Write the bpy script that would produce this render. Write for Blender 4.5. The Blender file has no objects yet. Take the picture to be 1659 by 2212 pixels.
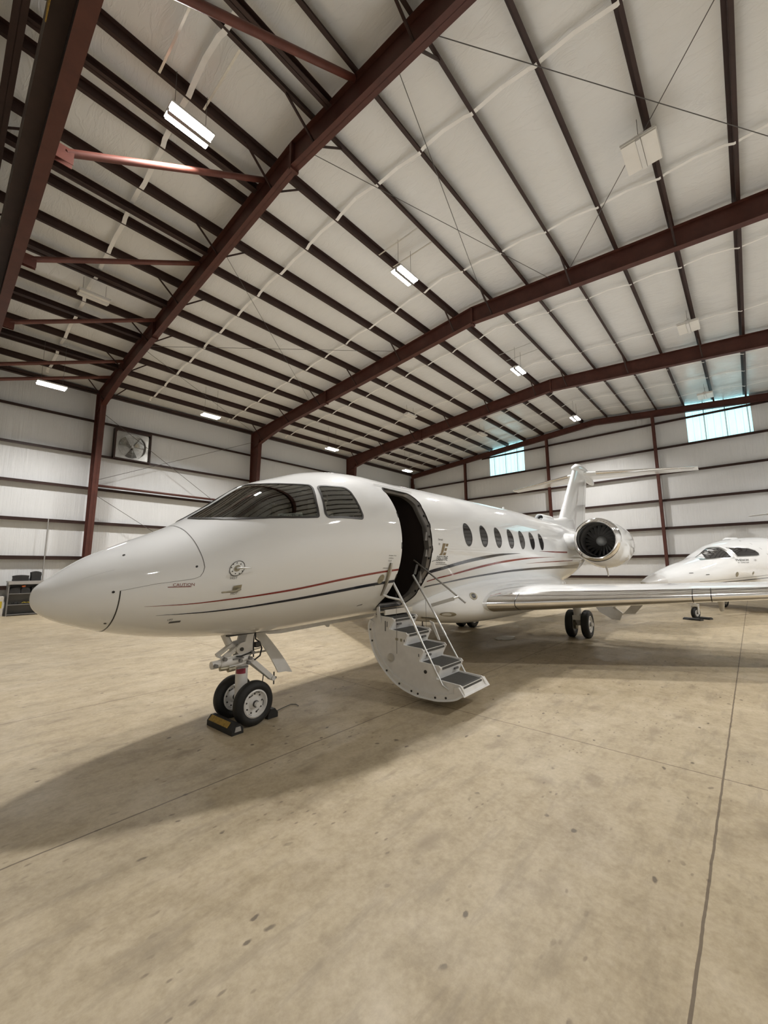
import bpy, bmesh, math, random
import numpy as np
from mathutils import Vector, Matrix
random.seed(7)
SC = bpy.context.scene
COL = SC.collection
PI = math.pi
def R(d): return math.radians(d)

# ------------------------------------------------------------------ camera
YAW, PIT, ROL, CAMH, FPX = 0.730463, 0.137405, -0.008663, 1.65, 879.03
fw = Vector((math.cos(PIT)*math.cos(YAW), math.cos(PIT)*math.sin(YAW), math.sin(PIT)))
rt = Vector((math.sin(YAW), -math.cos(YAW), 0)); up = rt.cross(fw)
r2 = math.cos(ROL)*rt + math.sin(ROL)*up
u2 = -math.sin(ROL)*rt + math.cos(ROL)*up
cam = bpy.data.cameras.new('camera'); camo = bpy.data.objects.new('camera', cam); COL.objects.link(camo)
camo.matrix_world = Matrix(((r2.x, u2.x, -fw.x, 0), (r2.y, u2.y, -fw.y, 0), (r2.z, u2.z, -fw.z, CAMH), (0, 0, 0, 1)))
cam.sensor_fit = 'VERTICAL'; cam.sensor_height = 24.0; cam.lens = 24.0*FPX/2212.0
cam.clip_start = 0.05; cam.clip_end = 200
SC.camera = camo
# ------------------------------------------------------------------ world / exposure
W = bpy.data.worlds.new('world'); SC.world = W; W.use_nodes = True
W.node_tree.nodes['Background'].inputs[0].default_value = (0.75, 0.85, 1.0, 1)
W.node_tree.nodes['Background'].inputs[1].default_value = 0.05
SC.view_settings.view_transform = 'Standard'; SC.view_settings.look = 'None'
SC.view_settings.gamma = 1.0; SC.view_settings.use_curve_mapping = False
SC.view_settings.exposure = 0.0
LAMP_W = 385.0       # beam power of one LED lamp
LAMP = 26.0          # glow of the LED diffuser itself
LAMP_COL = (1.0, .972, .935)
PANEL = 4.0          # daylight through the translucent wall panels
SC.cycles.max_bounces = 8; SC.cycles.diffuse_bounces = 5; SC.cycles.glossy_bounces = 4
SC.cycles.transparent_max_bounces = 12; SC.cycles.sample_clamp_indirect = 6.0
SC.cycles.caustics_reflective = False; SC.cycles.caustics_refractive = False

# ------------------------------------------------------------------ materials
def mat(name, col=(.8, .8, .8), rough=.5, metal=0., **kw):
    m = bpy.data.materials.new(name); m.use_nodes = True
    nt = m.node_tree; b = nt.nodes['Principled BSDF']
    b.inputs['Base Color'].default_value = (*col, 1); b.inputs['Roughness'].default_value = rough
    b.inputs['Metallic'].default_value = metal
    if 'coat' in kw: b.inputs['Coat Weight'].default_value = kw['coat']; b.inputs['Coat Roughness'].default_value = .04
    if 'spec' in kw: b.inputs['Specular IOR Level'].default_value = kw['spec']
    if 'emit' in kw:
        b.inputs['Emission Color'].default_value = (*kw['emit'][:3], 1); b.inputs['Emission Strength'].default_value = kw['emit'][3]
    var = kw.get('var', 0.06)
    if var:
        tc = nt.nodes.new('ShaderNodeTexCoord'); nz = nt.nodes.new('ShaderNodeTexNoise')
        nz.inputs['Scale'].default_value = kw.get('scale', 3.0); nz.inputs['Detail'].default_value = 6
        nt.links.new(tc.outputs['Object'], nz.inputs['Vector'])
        rp = nt.nodes.new('ShaderNodeValToRGB')
        rp.color_ramp.elements[0].color = (*[c*(1-var) for c in col], 1); rp.color_ramp.elements[1].color = (*[min(1, c*(1+var)) for c in col], 1)
        rp.color_ramp.elements[0].position = .3; rp.color_ramp.elements[1].position = .7
        nt.links.new(nz.outputs['Fac'], rp.inputs[0]); nt.links.new(rp.outputs[0], b.inputs['Base Color'])
    return m
def N(nt, t, **props):
    n = nt.nodes.new(t)
    for k, v in props.items(): setattr(n, k, v)
    return n
def math_n(nt, op, a, b=None, c=None):
    n = nt.nodes.new('ShaderNodeMath'); n.operation = op
    for i, x in enumerate((a, b, c)):
        if x is None: continue
        if isinstance(x, (int, float)): n.inputs[i].default_value = x
        else: nt.links.new(x, n.inputs[i])
    return n.outputs[0]
def ramp(nt, fac, stops):
    r = nt.nodes.new('ShaderNodeValToRGB'); cr = r.color_ramp
    while len(cr.elements) < len(stops): cr.elements.new(.5)
    for e, (p, c) in zip(cr.elements, stops): e.position = p; e.color = (*c, 1) if len(c) == 3 else c
    nt.links.new(fac, r.inputs[0]); return r.outputs[0]
def mixc(nt, fac, a, b, blend='MIX'):
    n = nt.nodes.new('ShaderNodeMix'); n.data_type = 'RGBA'; n.blend_type = blend
    for sock, x in ((n.inputs[0], fac), (n.inputs[6], a), (n.inputs[7], b)):
        if isinstance(x, (int, float)): sock.default_value = x
        elif isinstance(x, tuple): sock.default_value = (*x, 1)
        else: nt.links.new(x, sock)
    return n.outputs[2]
def noise(nt, vec, scale, detail=5, rough=.55, dist=0.):
    n = nt.nodes.new('ShaderNodeTexNoise'); n.inputs['Scale'].default_value = scale; n.inputs['Detail'].default_value = detail
    n.inputs['Roughness'].default_value = rough; n.inputs['Distortion'].default_value = dist
    nt.links.new(vec, n.inputs['Vector']); return n.outputs['Fac']
def mapping(nt, vec, scale=(1, 1, 1), rot=(0, 0, 0)):
    n = nt.nodes.new('ShaderNodeMapping'); n.inputs['Scale'].default_value = scale; n.inputs['Rotation'].default_value = rot
    nt.links.new(vec, n.inputs['Vector']); return n.outputs[0]

def make_concrete():
    m = bpy.data.materials.new('concrete'); m.use_nodes = True; nt = m.node_tree; b = nt.nodes['Principled BSDF']
    tc = nt.nodes.new('ShaderNodeTexCoord').outputs['Object']
    big = noise(nt, tc, .30, 4, .55); med = noise(nt, mapping(nt, tc, (1, 1.5, 1), (0, 0, .5)), 1.3, 10, .62); sml = noise(nt, tc, 5.5, 10, .7); fine = noise(nt, tc, 26., 8, .7)
    c = ramp(nt, big, [(.36, (.325, .258, .165)), (.5, (.40, .328, .217)), (.64, (.44, .375, .27))])
    c = mixc(nt, .55, c, ramp(nt, med, [(.36, (.24, .188, .12)), (.46, (.37, .30, .195)), (.55, (.425, .352, .237)), (.66, (.53, .455, .34))]))
    c = mixc(nt, .34, c, ramp(nt, sml, [(.36, (.20, .155, .098)), (.47, (.39, .32, .21)), (.62, (.55, .47, .35))]))
    c = mixc(nt, .22, c, ramp(nt, fine, [(.36, (.22, .17, .11)), (.62, (.52, .44, .31))]))
    # grey scuffs stretched along the taxi direction, thin scratches
    sc = noise(nt, mapping(nt, tc, (.7, 3.4, 1), (0, 0, .35)), 1.9, 8, .68)
    c = mixc(nt, ramp(nt, sc, [(.53, (0, 0, 0)), (.66, (.5, .5, .5))]), c, (.245, .20, .14))
    sk = noise(nt, mapping(nt, tc, (1.2, 16.0, 1), (0, 0, -.6)), 1.5, 4, .6)
    c = mixc(nt, mixc(nt, 1., ramp(nt, sk, [(.70, (0, 0, 0)), (.74, (.55, .55, .55))]), ramp(nt, noise(nt, tc, 1.1, 2), [(.5, (0, 0, 0)), (.62, (1, 1, 1))]), 'MULTIPLY'), c, (.18, .135, .085))
    # small dark flecks and larger soft smudges
    wob = nt.nodes.new('ShaderNodeTexNoise'); wob.inputs['Scale'].default_value = 9.; wob.inputs['Detail'].default_value = 4; nt.links.new(tc, wob.inputs['Vector'])
    for scl, stretch, rz_, r0, r1, amt, lo, hi, col_ in ((2.3, (1, 1.7, 1), .5, .035, .065, .8, .50, .58, (.085, .065, .045)), (1.15, (.7, 1.7, 1), -.4, .04, .15, .5, .46, .56, (.19, .145, .095)), (5.0, (1, 2.2, 1), .2, .05, .10, .6, .54, .62, (.12, .09, .06))):
        sw = nt.nodes.new('ShaderNodeVectorMath'); sw.operation = 'SCALE'; sw.inputs[3].default_value = .16/scl*1.2
        nt.links.new(wob.outputs['Color'], sw.inputs[0])
        dv = nt.nodes.new('ShaderNodeVectorMath'); dv.operation = 'ADD'; nt.links.new(tc, dv.inputs[0]); nt.links.new(sw.outputs[0], dv.inputs[1])
        vo = nt.nodes.new('ShaderNodeTexVoronoi'); vo.voronoi_dimensions = '2D'; vo.inputs['Scale'].default_value = scl
        nt.links.new(mapping(nt, dv.outputs[0], stretch, (0, 0, rz_)), vo.inputs['Vector'])
        st = ramp(nt, vo.outputs['Distance'], [(r0, (amt,)*3), (r1, (0, 0, 0))])
        keep = ramp(nt, noise(nt, tc, .75+scl*.2, 3), [(lo, (0, 0, 0)), (hi, (1, 1, 1))])
        c = mixc(nt, mixc(nt, 1.0, st, keep, 'MULTIPLY'), c, col_)
    # sawn joints: every 2.96 m along y, 3.8 m along x
    sp = nt.nodes.new('ShaderNodeSeparateXYZ'); nt.links.new(tc, sp.inputs[0])
    wj = math_n(nt, 'MULTIPLY', math_n(nt, 'SUBTRACT', noise(nt, tc, 6., 3), .5), .012)
    jy = math_n(nt, 'PINGPONG', math_n(nt, 'ADD', math_n(nt, 'ADD', sp.outputs[1], 29.6-.333), wj), 1.48)
    jx = math_n(nt, 'PINGPONG', math_n(nt, 'ADD', math_n(nt, 'ADD', sp.outputs[0], 38.2-4.312), wj), 1.91)
    jt = math_n(nt, 'MAXIMUM', math_n(nt, 'LESS_THAN', jy, .0065), math_n(nt, 'MULTIPLY', math_n(nt, 'LESS_THAN', jx, .0055), math_n(nt, 'GREATER_THAN', sp.outputs[0], 2.0)))
    c = mixc(nt, math_n(nt, 'MULTIPLY', jt, .8), c, (.085, .06, .04))
    nt.links.new(c, b.inputs['Base Color'])
    rr = ramp(nt, noise(nt, tc, .8, 5, .6, .5), [(.35, (.36,)*3), (.65, (.60,)*3)])
    nt.links.new(rr, b.inputs['Roughness']); b.inputs['Specular IOR Level'].default_value = .38
    bp = nt.nodes.new('ShaderNodeBump'); bp.inputs['Strength'].default_value = .10; bp.inputs['Distance'].default_value = .006
    nt.links.new(mixc(nt, .5, sml, fine), bp.inputs['Height']); nt.links.new(bp.outputs[0], b.inputs['Normal'])
    return m
def make_insul(name, col, axis, rough=.34, sag=True):
    # vinyl faced insulation blanket: wrinkles run across `axis`, faint seams
    m = bpy.data.materials.new(name); m.use_nodes = True; nt = m.node_tree; b = nt.nodes['Principled BSDF']
    tc = nt.nodes.new('ShaderNodeTexCoord').outputs['Object']
    big = noise(nt, tc, .5, 3); 
    c = mixc(nt, .5, ramp(nt, big, [(.3, tuple(x*.95 for x in col)), (.7, tuple(min(1, x*1.04) for x in col))]), col)
    nt.links.new(c, b.inputs['Base Color']); b.inputs['Roughness'].default_value = rough
    b.inputs['Specular IOR Level'].default_value = .5
    s1 = {'x': (5.5, 1, .55), 'y': (1, 5.5, .55), 'roof': (1.2, .9, 1)}[axis]
    h1 = noise(nt, mapping(nt, tc, s1), 1.1, 4, .5, .6)
    s2 = {'x': (7.5, 1, .3), 'y': (1, 7.5, .3), 'roof': (3., 1.0, 1)}[axis]
    h2 = noise(nt, mapping(nt, tc, s2), 1.6, 4, .55, .9)
    wr = ramp(nt, h2, [(.45, (0, 0, 0)), (.55, (.7, .7, .7)), (.6, (.2, .2, .2)), (.8, (.3, .3, .3))])
    bp = nt.nodes.new('ShaderNodeBump'); bp.inputs['Strength'].default_value = .5 if axis != 'roof' else .4
    bp.inputs['Distance'].default_value = .035
    nt.links.new(mixc(nt, .45, h1, wr), bp.inputs['Height']); nt.links.new(bp.outputs[0], b.inputs['Normal'])
    return m
def make_steel(name, col, rough=.5):
    m = bpy.data.materials.new(name); m.use_nodes = True; nt = m.node_tree; b = nt.nodes['Principled BSDF']
    tc = nt.nodes.new('ShaderNodeTexCoord').outputs['Object']
    f = noise(nt, tc, 2.5, 8, .65, .5)
    nt.links.new(ramp(nt, f, [(.3, tuple(x*.78 for x in col)), (.7, tuple(x*1.2 for x in col))]), b.inputs['Base Color'])
    b.inputs['Roughness'].default_value = rough; b.inputs['Specular IOR Level'].default_value = .35
    return m
def make_glass(name, tint=(.35, .38, .36), gl=.10):
    m = bpy.data.materials.new(name); m.use_nodes = True; nt = m.node_tree
    for n in list(nt.nodes):
        if n.type != 'OUTPUT_MATERIAL': nt.nodes.remove(n)
    out = [n for n in nt.nodes if n.type == 'OUTPUT_MATERIAL'][0]
    tr = N(nt, 'ShaderNodeBsdfTransparent'); tr.inputs[0].default_value = (*tint, 1)
    g = N(nt, 'ShaderNodeBsdfGlossy'); g.inputs['Roughness'].default_value = .02; g.inputs[0].default_value = (.95, .97, .95, 1)
    lw = N(nt, 'ShaderNodeFresnel'); lw.inputs[0].default_value = 1.6
    fac = math_n(nt, 'MINIMUM', math_n(nt, 'ADD', math_n(nt, 'MULTIPLY', lw.outputs[0], 1.5), gl), .95)
    mx = N(nt, 'ShaderNodeMixShader'); nt.links.new(fac, mx.inputs[0]); nt.links.new(tr.outputs[0], mx.inputs[1]); nt.links.new(g.outputs[0], mx.inputs[2])
    nt.links.new(mx.outputs[0], out.inputs[0]); return m
def make_panel():
    # ribbed translucent fibreglass lit by the daylight outside
    m = bpy.data.materials.new('translucent_panel'); m.use_nodes = True; nt = m.node_tree; b = nt.nodes['Principled BSDF']
    tc = nt.nodes.new('ShaderNodeTexCoord').outputs['Object']
    sp = nt.nodes.new('ShaderNodeSeparateXYZ'); nt.links.new(tc, sp.inputs[0])
    rib = math_n(nt, 'PINGPONG', math_n(nt, 'ADD', sp.outputs[1], 40.), .15)
    big = math_n(nt, 'PINGPONG', math_n(nt, 'ADD', sp.outputs[1], 40.2), .45)
    l1 = math_n(nt, 'MULTIPLY', math_n(nt, 'LESS_THAN', rib, .014), .42)
    l2 = math_n(nt, 'MULTIPLY', math_n(nt, 'LESS_THAN', big, .028), .86)
    f = math_n(nt, 'SUBTRACT', 1., math_n(nt, 'MAXIMUM', l1, l2))
    grime = ramp(nt, noise(nt, mapping(nt, tc, (1, 4, .6)), 2., 4), [(.3, (.86,)*3), (.7, (1, 1, 1))])
    c = mixc(nt, 1., mixc(nt, 1., (.185, .36, .39), f, 'MULTIPLY'), grime, 'MULTIPLY')
    b.inputs['Base Color'].default_value = (.7, .8, .8, 1); nt.links.new(c, b.inputs['Emission Color']); b.inputs['Emission Strength'].default_value = PANEL
    b.inputs['Roughness'].default_value = .3
    return m

M = dict(
    concrete=make_concrete(),
    wall_x=make_insul('wall_insulation', (.77, .785, .80), 'x'), wall_y=make_insul('end_wall_insulation', (.77, .78, .79), 'y'),
    roof=make_insul('roof_insulation', (.77, .775, .77), 'roof', .24),
    frame=mat('door_frame_grey', (.21, .20, .19), .4, .3, var=.1, scale=9),
    red=make_steel('red_oxide_steel', (.088, .030, .022)), dred=make_steel('dark_oxide_steel', (.040, .020, .016)),
    pipe=make_steel('red_pipe_paint', (.13, .045, .033), .42),
    white=mat('white_paint', (.83, .845, .855), .5, coat=1., spec=.15, var=.02, scale=.6),
    white2=mat('white_gear_paint', (.72, .71, .69), .35, var=.06, scale=8),
    radome=mat('radome_paint', (.70, .70, .70), .35, coat=.5, var=.02, scale=.8),
    chrome=mat('polished_aluminium', (.86, .85, .84), .11, 1., var=.03, scale=1.2),
    alum=mat('brushed_aluminium', (.62, .62, .61), .34, 1., var=.06, scale=6),
    black=mat('black_rubber', (.012, .012, .012), .55, var=.2, scale=12),
    tyre=mat('tyre_rubber', (.010, .010, .010), .62, var=.2, scale=10),
    dark=mat('dark_trim', (.03, .028, .026), .35, var=.1), seam=mat('panel_gap', (.10, .095, .09), .6, var=.05),
    cabin=mat('dark_cabin_lining', (.020, .012, .010), .8, var=.1),  # near-black cabin: the shade of the unlit interior is put into the colour
    cockpit=mat('cockpit_grey', (.05, .05, .05), .7, var=.1), seat=mat('cream_leather', (.34, .31, .26), .5, var=.08),
    paneglass=mat('dark_window_glass', (.035, .033, .034), .06, var=.05, spec=.9),
    glass=make_glass('windshield_glass', (.72, .75, .73), .07),
    red_s=mat('red_stripe', (.22, .015, .012), .2, coat=.5, var=.03), navy=mat('navy_stripe', (.012, .016, .03), .2, coat=.5, var=.03),
    grey_t=mat('grey_lettering', (.10, .10, .10), .5, var=.05), red_t=mat('red_lettering', (.22, .05, .04), .5, var=.05),
    gold=mat('bronze_logo', (.21, .15, .065), .4, var=.05),
    paperw=mat('white_plate', (.86, .88, .88), .3, var=.03),
    tread=mat('grey_step_carpet', (.075, .073, .068), .9, var=.2, scale=60), silverp=mat('silver_plate', (.74, .75, .75), .3, .5, var=.04),
    fan=mat('fan_blade', (.34, .33, .32), .40, .6, var=.1), spin=mat('spinner_grey', (.62, .63, .62), .4, var=.05),
    duct=mat('duct_grey', (.22, .21, .20), .4, .2, var=.05),
    lamp=mat('led_diffuser', (.9, .9, .88), .4, emit=(1.0, .96, .89, LAMP), var=0),
    lampoff=mat('led_diffuser_off', (.80, .78, .74), .4, var=.03), lampbox=mat('lamp_housing', (.74, .73, .71), .4, var=.03),
    strap=mat('white_strap', (.86, .85, .83), .5, var=.05), wire=mat('grey_cable', (.10, .095, .09), .5, var=.05),
    conduit=mat('grey_conduit', (.42, .41, .40), .4, .4, var=.05), galv=mat('galvanised_steel', (.60, .60, .58), .28, .85, var=.12, scale=5),
    fanblade=mat('galvanised_blade', (.38, .39, .38), .26, .9, var=.1), cart=mat('grey_steel_shelf', (.20, .195, .19), .45, .2, var=.08),
    bag=mat('black_nylon', (.018, .017, .017), .7, var=.25, scale=14), yellow=mat('yellow_strap', (.62, .47, .04), .6, var=.1),
    orange=mat('orange_plastic', (.65, .16, .04), .5, var=.1), ochre=mat('worn_yellow_paint', (.30, .19, .03), .7, var=.3, scale=30),
    carton=mat('white_carton', (.66, .63, .58), .8, var=.05), paper=mat('placard_card', (.62, .66, .62), .6, var=.03),
    rag=mat('white_cloth', (.82, .81, .78), .9, var=.05), panel=make_panel(), lens=mat('landing_light_lens', (.75, .75, .72), .08, .6, var=.1, scale=20),
    redtag=mat('red_label', (.30, .03, .06), .5, var=.1), brass=mat('zinc_plate', (.35, .32, .24), .4, .6, var=.2, scale=20),
)

# ------------------------------------------------------------------ mesh helpers
class B:
    def __init__(s): s.bm = bmesh.new()
    def face(s, vs, mi=0):
        try:
            f = s.bm.faces.new(vs); f.material_index = mi; return f
        except ValueError: return None
    def box(s, a, b, mi=0):
        x0, y0, z0 = a; x1, y1, z1 = b
        return s.hexa([(x0, y0, z0), (x1, y0, z0), (x1, y1, z0), (x0, y1, z0), (x0, y0, z1), (x1, y0, z1), (x1, y1, z1), (x0, y1, z1)], mi)
    def hexa(s, p, mi=0):
        v = [s.bm.verts.new(q) for q in p]
        for f in ((3, 2, 1, 0), (4, 5, 6, 7), (0, 1, 5, 4), (1, 2, 6, 5), (2, 3, 7, 6), (3, 0, 4, 7)): s.face([v[i] for i in f], mi)
        return s
    def beam(s, p, q, w, h, upv=(0, 0, 1), mi=0):
        p = Vector(p); q = Vector(q); d = (q-p).normalized(); u = Vector(upv); sd = d.cross(u).normalized(); u = sd.cross(d).normalized()
        c = []
        for e in (p, q): c.append([e - sd*w/2 - u*h/2, e + sd*w/2 - u*h/2, e + sd*w/2 + u*h/2, e - sd*w/2 + u*h/2])
        v0 = [s.bm.verts.new(x) for x in c[0]]; v1 = [s.bm.verts.new(x) for x in c[1]]
        s.face(v0[::-1], mi); s.face(v1, mi)
        for i in range(4): s.face([v0[i], v0[(i+1) % 4], v1[(i+1) % 4], v1[i]], mi)
        return s
    def loft(s, rings, closed=True, cap=True, mi=0):
        V = [[s.bm.verts.new(p) for p in r] for r in rings]
        n = len(V[0])
        for a, b in zip(V, V[1:]):
            for i in range(n if closed else n-1):
                j = (i+1) % n; s.face([a[i], a[j], b[j], b[i]], mi)
        if cap and closed: s.face(V[0][::-1], mi); s.face(V[-1], mi)
        return V
    def tube(s, pts, r, n=10, mi=0, cap=True):
        pts = [Vector(p) for p in pts]; rs = r if isinstance(r, (list, tuple)) else [r]*len(pts)
        rings = []; ref = None
        for i, p in enumerate(pts):
            d = (pts[min(i+1, len(pts)-1)] - pts[max(i-1, 0)]).normalized()
            if ref is None:
                ref = Vector((0, 0, 1)) if abs(d.z) < .9 else Vector((1, 0, 0))
            a = d.cross(ref).normalized(); ref = a.cross(d).normalized()
            rings.append([p + (a*math.cos(2*PI*k/n) + ref*math.sin(2*PI*k/n))*rs[i] for k in range(n)])
        s.loft(rings, True, cap, mi); return s
    def lathe(s, prof, o=(0, 0, 0), ax='y', n=40, mi=0, closed=False):
        # prof: (axial, radius)
        o = Vector(o); A = {'x': ((1, 0, 0), (0, 1, 0), (0, 0, 1)), 'y': ((0, 1, 0), (1, 0, 0), (0, 0, 1)), 'z': ((0, 0, 1), (1, 0, 0), (0, 1, 0))}[ax]
        e, f, g = [Vector(t) for t in A]
        rings = []
        for a, r in prof:
            rings.append([o + e*a + (f*math.cos(2*PI*k/n) + g*math.sin(2*PI*k/n))*max(r, 1e-4) for k in range(n)])
        if closed: rings.append(rings[0]); 
        s.loft(rings, True, False, mi); return s
    def prism(s, poly, plane, a, b, mi=0):
        # poly in 2D; plane 'xz' extruded along y a..b ; 'yz' along x ; 'xy' along z
        def mk(p, t): return {'xz': (p[0], t, p[1]), 'yz': (t, p[0], p[1]), 'xy': (p[0], p[1], t)}[plane]
        va = [s.bm.verts.new(mk(p, a)) for p in poly]; vb = [s.bm.verts.new(mk(p, b)) for p in poly]
        s.face(va, mi); s.face(vb[::-1], mi)
        n = len(poly)
        for i in range(n): s.face([va[i], vb[i], vb[(i+1) % n], va[(i+1) % n]], mi)
        return s
    def sphere(s, c, r, sc=(1, 1, 1), mi=0, u=20, v=12):
        q = bmesh.ops.create_uvsphere(s.bm, u_segments=u, v_segments=v, radius=r)
        for w in q['verts']: w.co = Vector((w.co.x*sc[0], w.co.y*sc[1], w.co.z*sc[2])) + Vector(c)
        for f in {f for w in q['verts'] for f in w.link_faces}: f.material_index = mi
        return s
    def build(s, name, m, parent=None, smooth=None, bevel=0., merge=False):
        if merge: bmesh.ops.remove_doubles(s.bm, verts=s.bm.verts, dist=1e-5)
        if bevel:
            es = [e for e in s.bm.edges if len(e.link_faces) == 2 and e.calc_face_angle(0) > .6]
            try: bmesh.ops.bevel(s.bm, geom=es, offset=bevel, segments=2, affect='EDGES', profile=.5)
            except Exception: pass
        bmesh.ops.recalc_face_normals(s.bm, faces=s.bm.faces)
        me = bpy.data.meshes.new(name); s.bm.to_mesh(me); s.bm.free()
        for x in (m if isinstance(m, (list, tuple)) else [m]): me.materials.append(M[x] if isinstance(x, str) else x)
        if smooth is not None:
            me.shade_smooth()
            if smooth < 3: me.set_sharp_from_angle(angle=smooth)
        o = bpy.data.objects.new(name, me); COL.objects.link(o)
        if parent: o.parent = parent
        return o
def empty(name, loc=(0, 0, 0), rz=0.):
    o = bpy.data.objects.new(name, None); COL.objects.link(o); o.location = loc; o.rotation_euler = (0, 0, rz); o.empty_display_size = .1
    return o
def tag(o, label, cat, group=None):
    o['label'] = label; o['category'] = cat
    if group: o['group'] = group
    return o
def struct(o): o['kind'] = 'structure'; return o
def kids(o): return [c for c in bpy.data.objects if c.parent is o]
def dup(o, loc, rz=None):
    def cp(src, par):
        c = src.copy(); COL.objects.link(c)
        if par: c.parent = par
        for k in KID.get(src.name, []): cp(k, c)
        return c
    KID = {}
    for x in bpy.data.objects:
        if x.parent: KID.setdefault(x.parent.name, []).append(x)
    c = cp(o, None); c.location = loc
    if rz is not None: c.rotation_euler = (0, 0, rz)
    return c
ORD = ['first', 'second', 'third', 'fourth', 'fifth', 'sixth', 'seventh', 'eighth', 'ninth', 'tenth', 'eleventh', 'twelfth']

# ================================================================== HANGAR SHELL
YR, ZR, SL = 6.65, 10.97, .0833           # ridge line, height of purlin undersides at the ridge, roof slope
YL, YRT, XF, XE = 21.80, -8.50, -6.0, 27.95
def zp(y): return ZR - SL*abs(y-YR)         # purlin underside
FR = [.14, 4.55, 12.32, 20.06]             # rafter lines
b = B(); b.box((XF-.1, YRT-.1, -.15), (XE+.1, YL+.1, 0)); struct(b.build('floor', 'concrete'))
# roof insulation blanket, draped between the purlins
PURL = [YR + .72 + 1.3*k for k in range(11)] + [21.66]
PURR = [YR - .72 - 1.3*k for k in range(11)] + [-8.36]
allp = sorted(PURL + PURR)
ys = []
for a, c in zip(allp, allp[1:]):
    for t in (0, .12, .3, .5, .7, .88): ys.append((a + (c-a)*t, 1-(2*t-1)**2))
ys.append((allp[-1], 0)); ys = [(YRT-.1, 0)] + ys + [(YL+.1, 0)]
STRAPX = (2.56, 6.45, 10.4, 14.2, 18.0, 21.9, 23.9, 26.0)
xs = [XF-.1, -4, -2, -1.2, 0, .9, 1.6]
for x in STRAPX: xs += [x-.55, x-.3, x-.15, x-.06, x, x+.06, x+.15, x+.3, x+.55]
xs = sorted(xs + [4.5, 8.4, 12.3, 16.1, 20, 22.9, 25, 27.3, XE+.1])
rgc = random.Random(4)
def csag(x, s):
    d = min(abs(x-q) for q in STRAPX); return (.045*(1-math.exp(-(d/.22)**2)) + .012*math.sin(3.1*x+s*2)*min(1, d))*s
b = B(); b.loft([[(x, y, zp(y) + .207 - csag(x, s_) + (rgc.uniform(-.006, .006) if s_ > .05 else 0)) for y, s_ in ys] for x in xs], closed=False)
top = [[(x, y, zp(y) + .30) for y, s_ in ys] for x in (XF-.1, XE+.1)]
b.loft(top, closed=False); o = struct(b.build('ceiling', 'roof', smooth=R(50)))
def wallpoly(): return [(YRT, 0), (YL, 0), (YL, zp(YL)+.22), (YR, ZR+.24), (YRT, zp(YRT)+.22)]
b = B(); b.box((XF, YL, 0), (XE, YL+.12, zp(YL)+.24)); struct(b.build('wall_left', 'wall_x'))
b = B(); b.box((XF, YRT-.12, 0), (XE, YRT, zp(YRT)+.24)); struct(b.build('wall_right', 'wall_x'))
b = B(); b.prism(wallpoly(), 'yz', XF-.12, XF); struct(b.build('wall_front', 'wall_y'))
# end wall with two openings for the translucent panels
WIN = [(11.45, 14.16, 8.52), (-.73, 2.0, 8.52)]
b = B()
def zt(y): return ZR + .22 - SL*abs(y-YR)
cuts = sorted([YRT, YL, YR] + [c for w in WIN for c in w[:2]])
for y0, y1 in zip(cuts, cuts[1:]):
    mid = (y0+y1)/2; win = [w for w in WIN if w[0] < mid < w[1]]
    if win:
        b.hexa([(XE, y0, 0), (XE+.12, y0, 0), (XE+.12, y1, 0), (XE, y1, 0), (XE, y0, win[0][2]), (XE+.12, y0, win[0][2]), (XE+.12, y1, win[0][2]), (XE, y1, win[0][2])])
    else:
        b.hexa([(XE, y0, 0), (XE+.12, y0, 0), (XE+.12, y1, 0), (XE, y1, 0), (XE, y0, zt(y0)), (XE+.12, y0, zt(y0)), (XE+.12, y1, zt(y1)), (XE, y1, zt(y1))])
struct(b.build('wall_back', 'wall_y'))
for i, w in enumerate(WIN):
    b = B(); n = 36; ring = []
    yy = [w[0] + (w[1]-w[0])*k/n for k in range(n+1)]
    prof = [(XE+.06+(.018 if k % 4 == 0 else 0), y) for k, y in enumerate(yy)]
    b.loft([[(x, y, w[2]) for x, y in prof], [(x, y, zt(y)-.02) for x, y in prof]], closed=False)
    o = struct(b.build('window_%d' % (i+1), 'panel'))
# ------------------------------------------------------------------ primary steel
def rafter(x, name, label, dep=.60, knee=.98, fl=.20, colL=True, colR=True, y0=None, y1=None, m='red'):
    t = empty(name, (x, YR, 0)); tag(t, label, 'roof beam', 'gable frame rafters')
    b = B()
    ys2 = []
    yl, yr = 21.40, -8.10
    for y in np.linspace(yl, yr, 61):
        d = abs(y-YR); k = min(max((d-11.3)/3.4, 0), 1); dd = dep + (knee-dep)*k**1.4
        ys2.append((y, zp(y)-.004, zp(y)-.004-dd))
    b.loft([[(-.006, y-YR, zt_), (.006, y-YR, zt_), (.006, y-YR, zb_), (-.006, y-YR, zb_)] for y, zt_, zb_ in ys2])
    b.build('web', m, t)
    b = B(); b.loft([[(-fl/2, y-YR, z1-.014), (fl/2, y-YR, z1-.014), (fl/2, y-YR, z1), (-fl/2, y-YR, z1)] for y, z1, z0 in ys2]); b.build('top_flange', m, t)
    b = B(); b.loft([[(-fl/2, y-YR, z0), (fl/2, y-YR, z0), (fl/2, y-YR, z0+.016), (-fl/2, y-YR, z0+.016)] for y, z1, z0 in ys2]); b.build('bottom_flange', m, t)
    for yc in (YR, YR+8.1, YR-8.1):      # bolted splice plates
        i = min(range(len(ys2)), key=lambda q: abs(ys2[q][0]-yc)); z1, z0 = ys2[i][1:]
        b = B(); b.box((-fl/2-.005, yc-YR-.035, z0-.07), (fl/2+.005, yc-YR+.035, z1-.02)); b.build('splice_plate', m, t)
    return t
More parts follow.
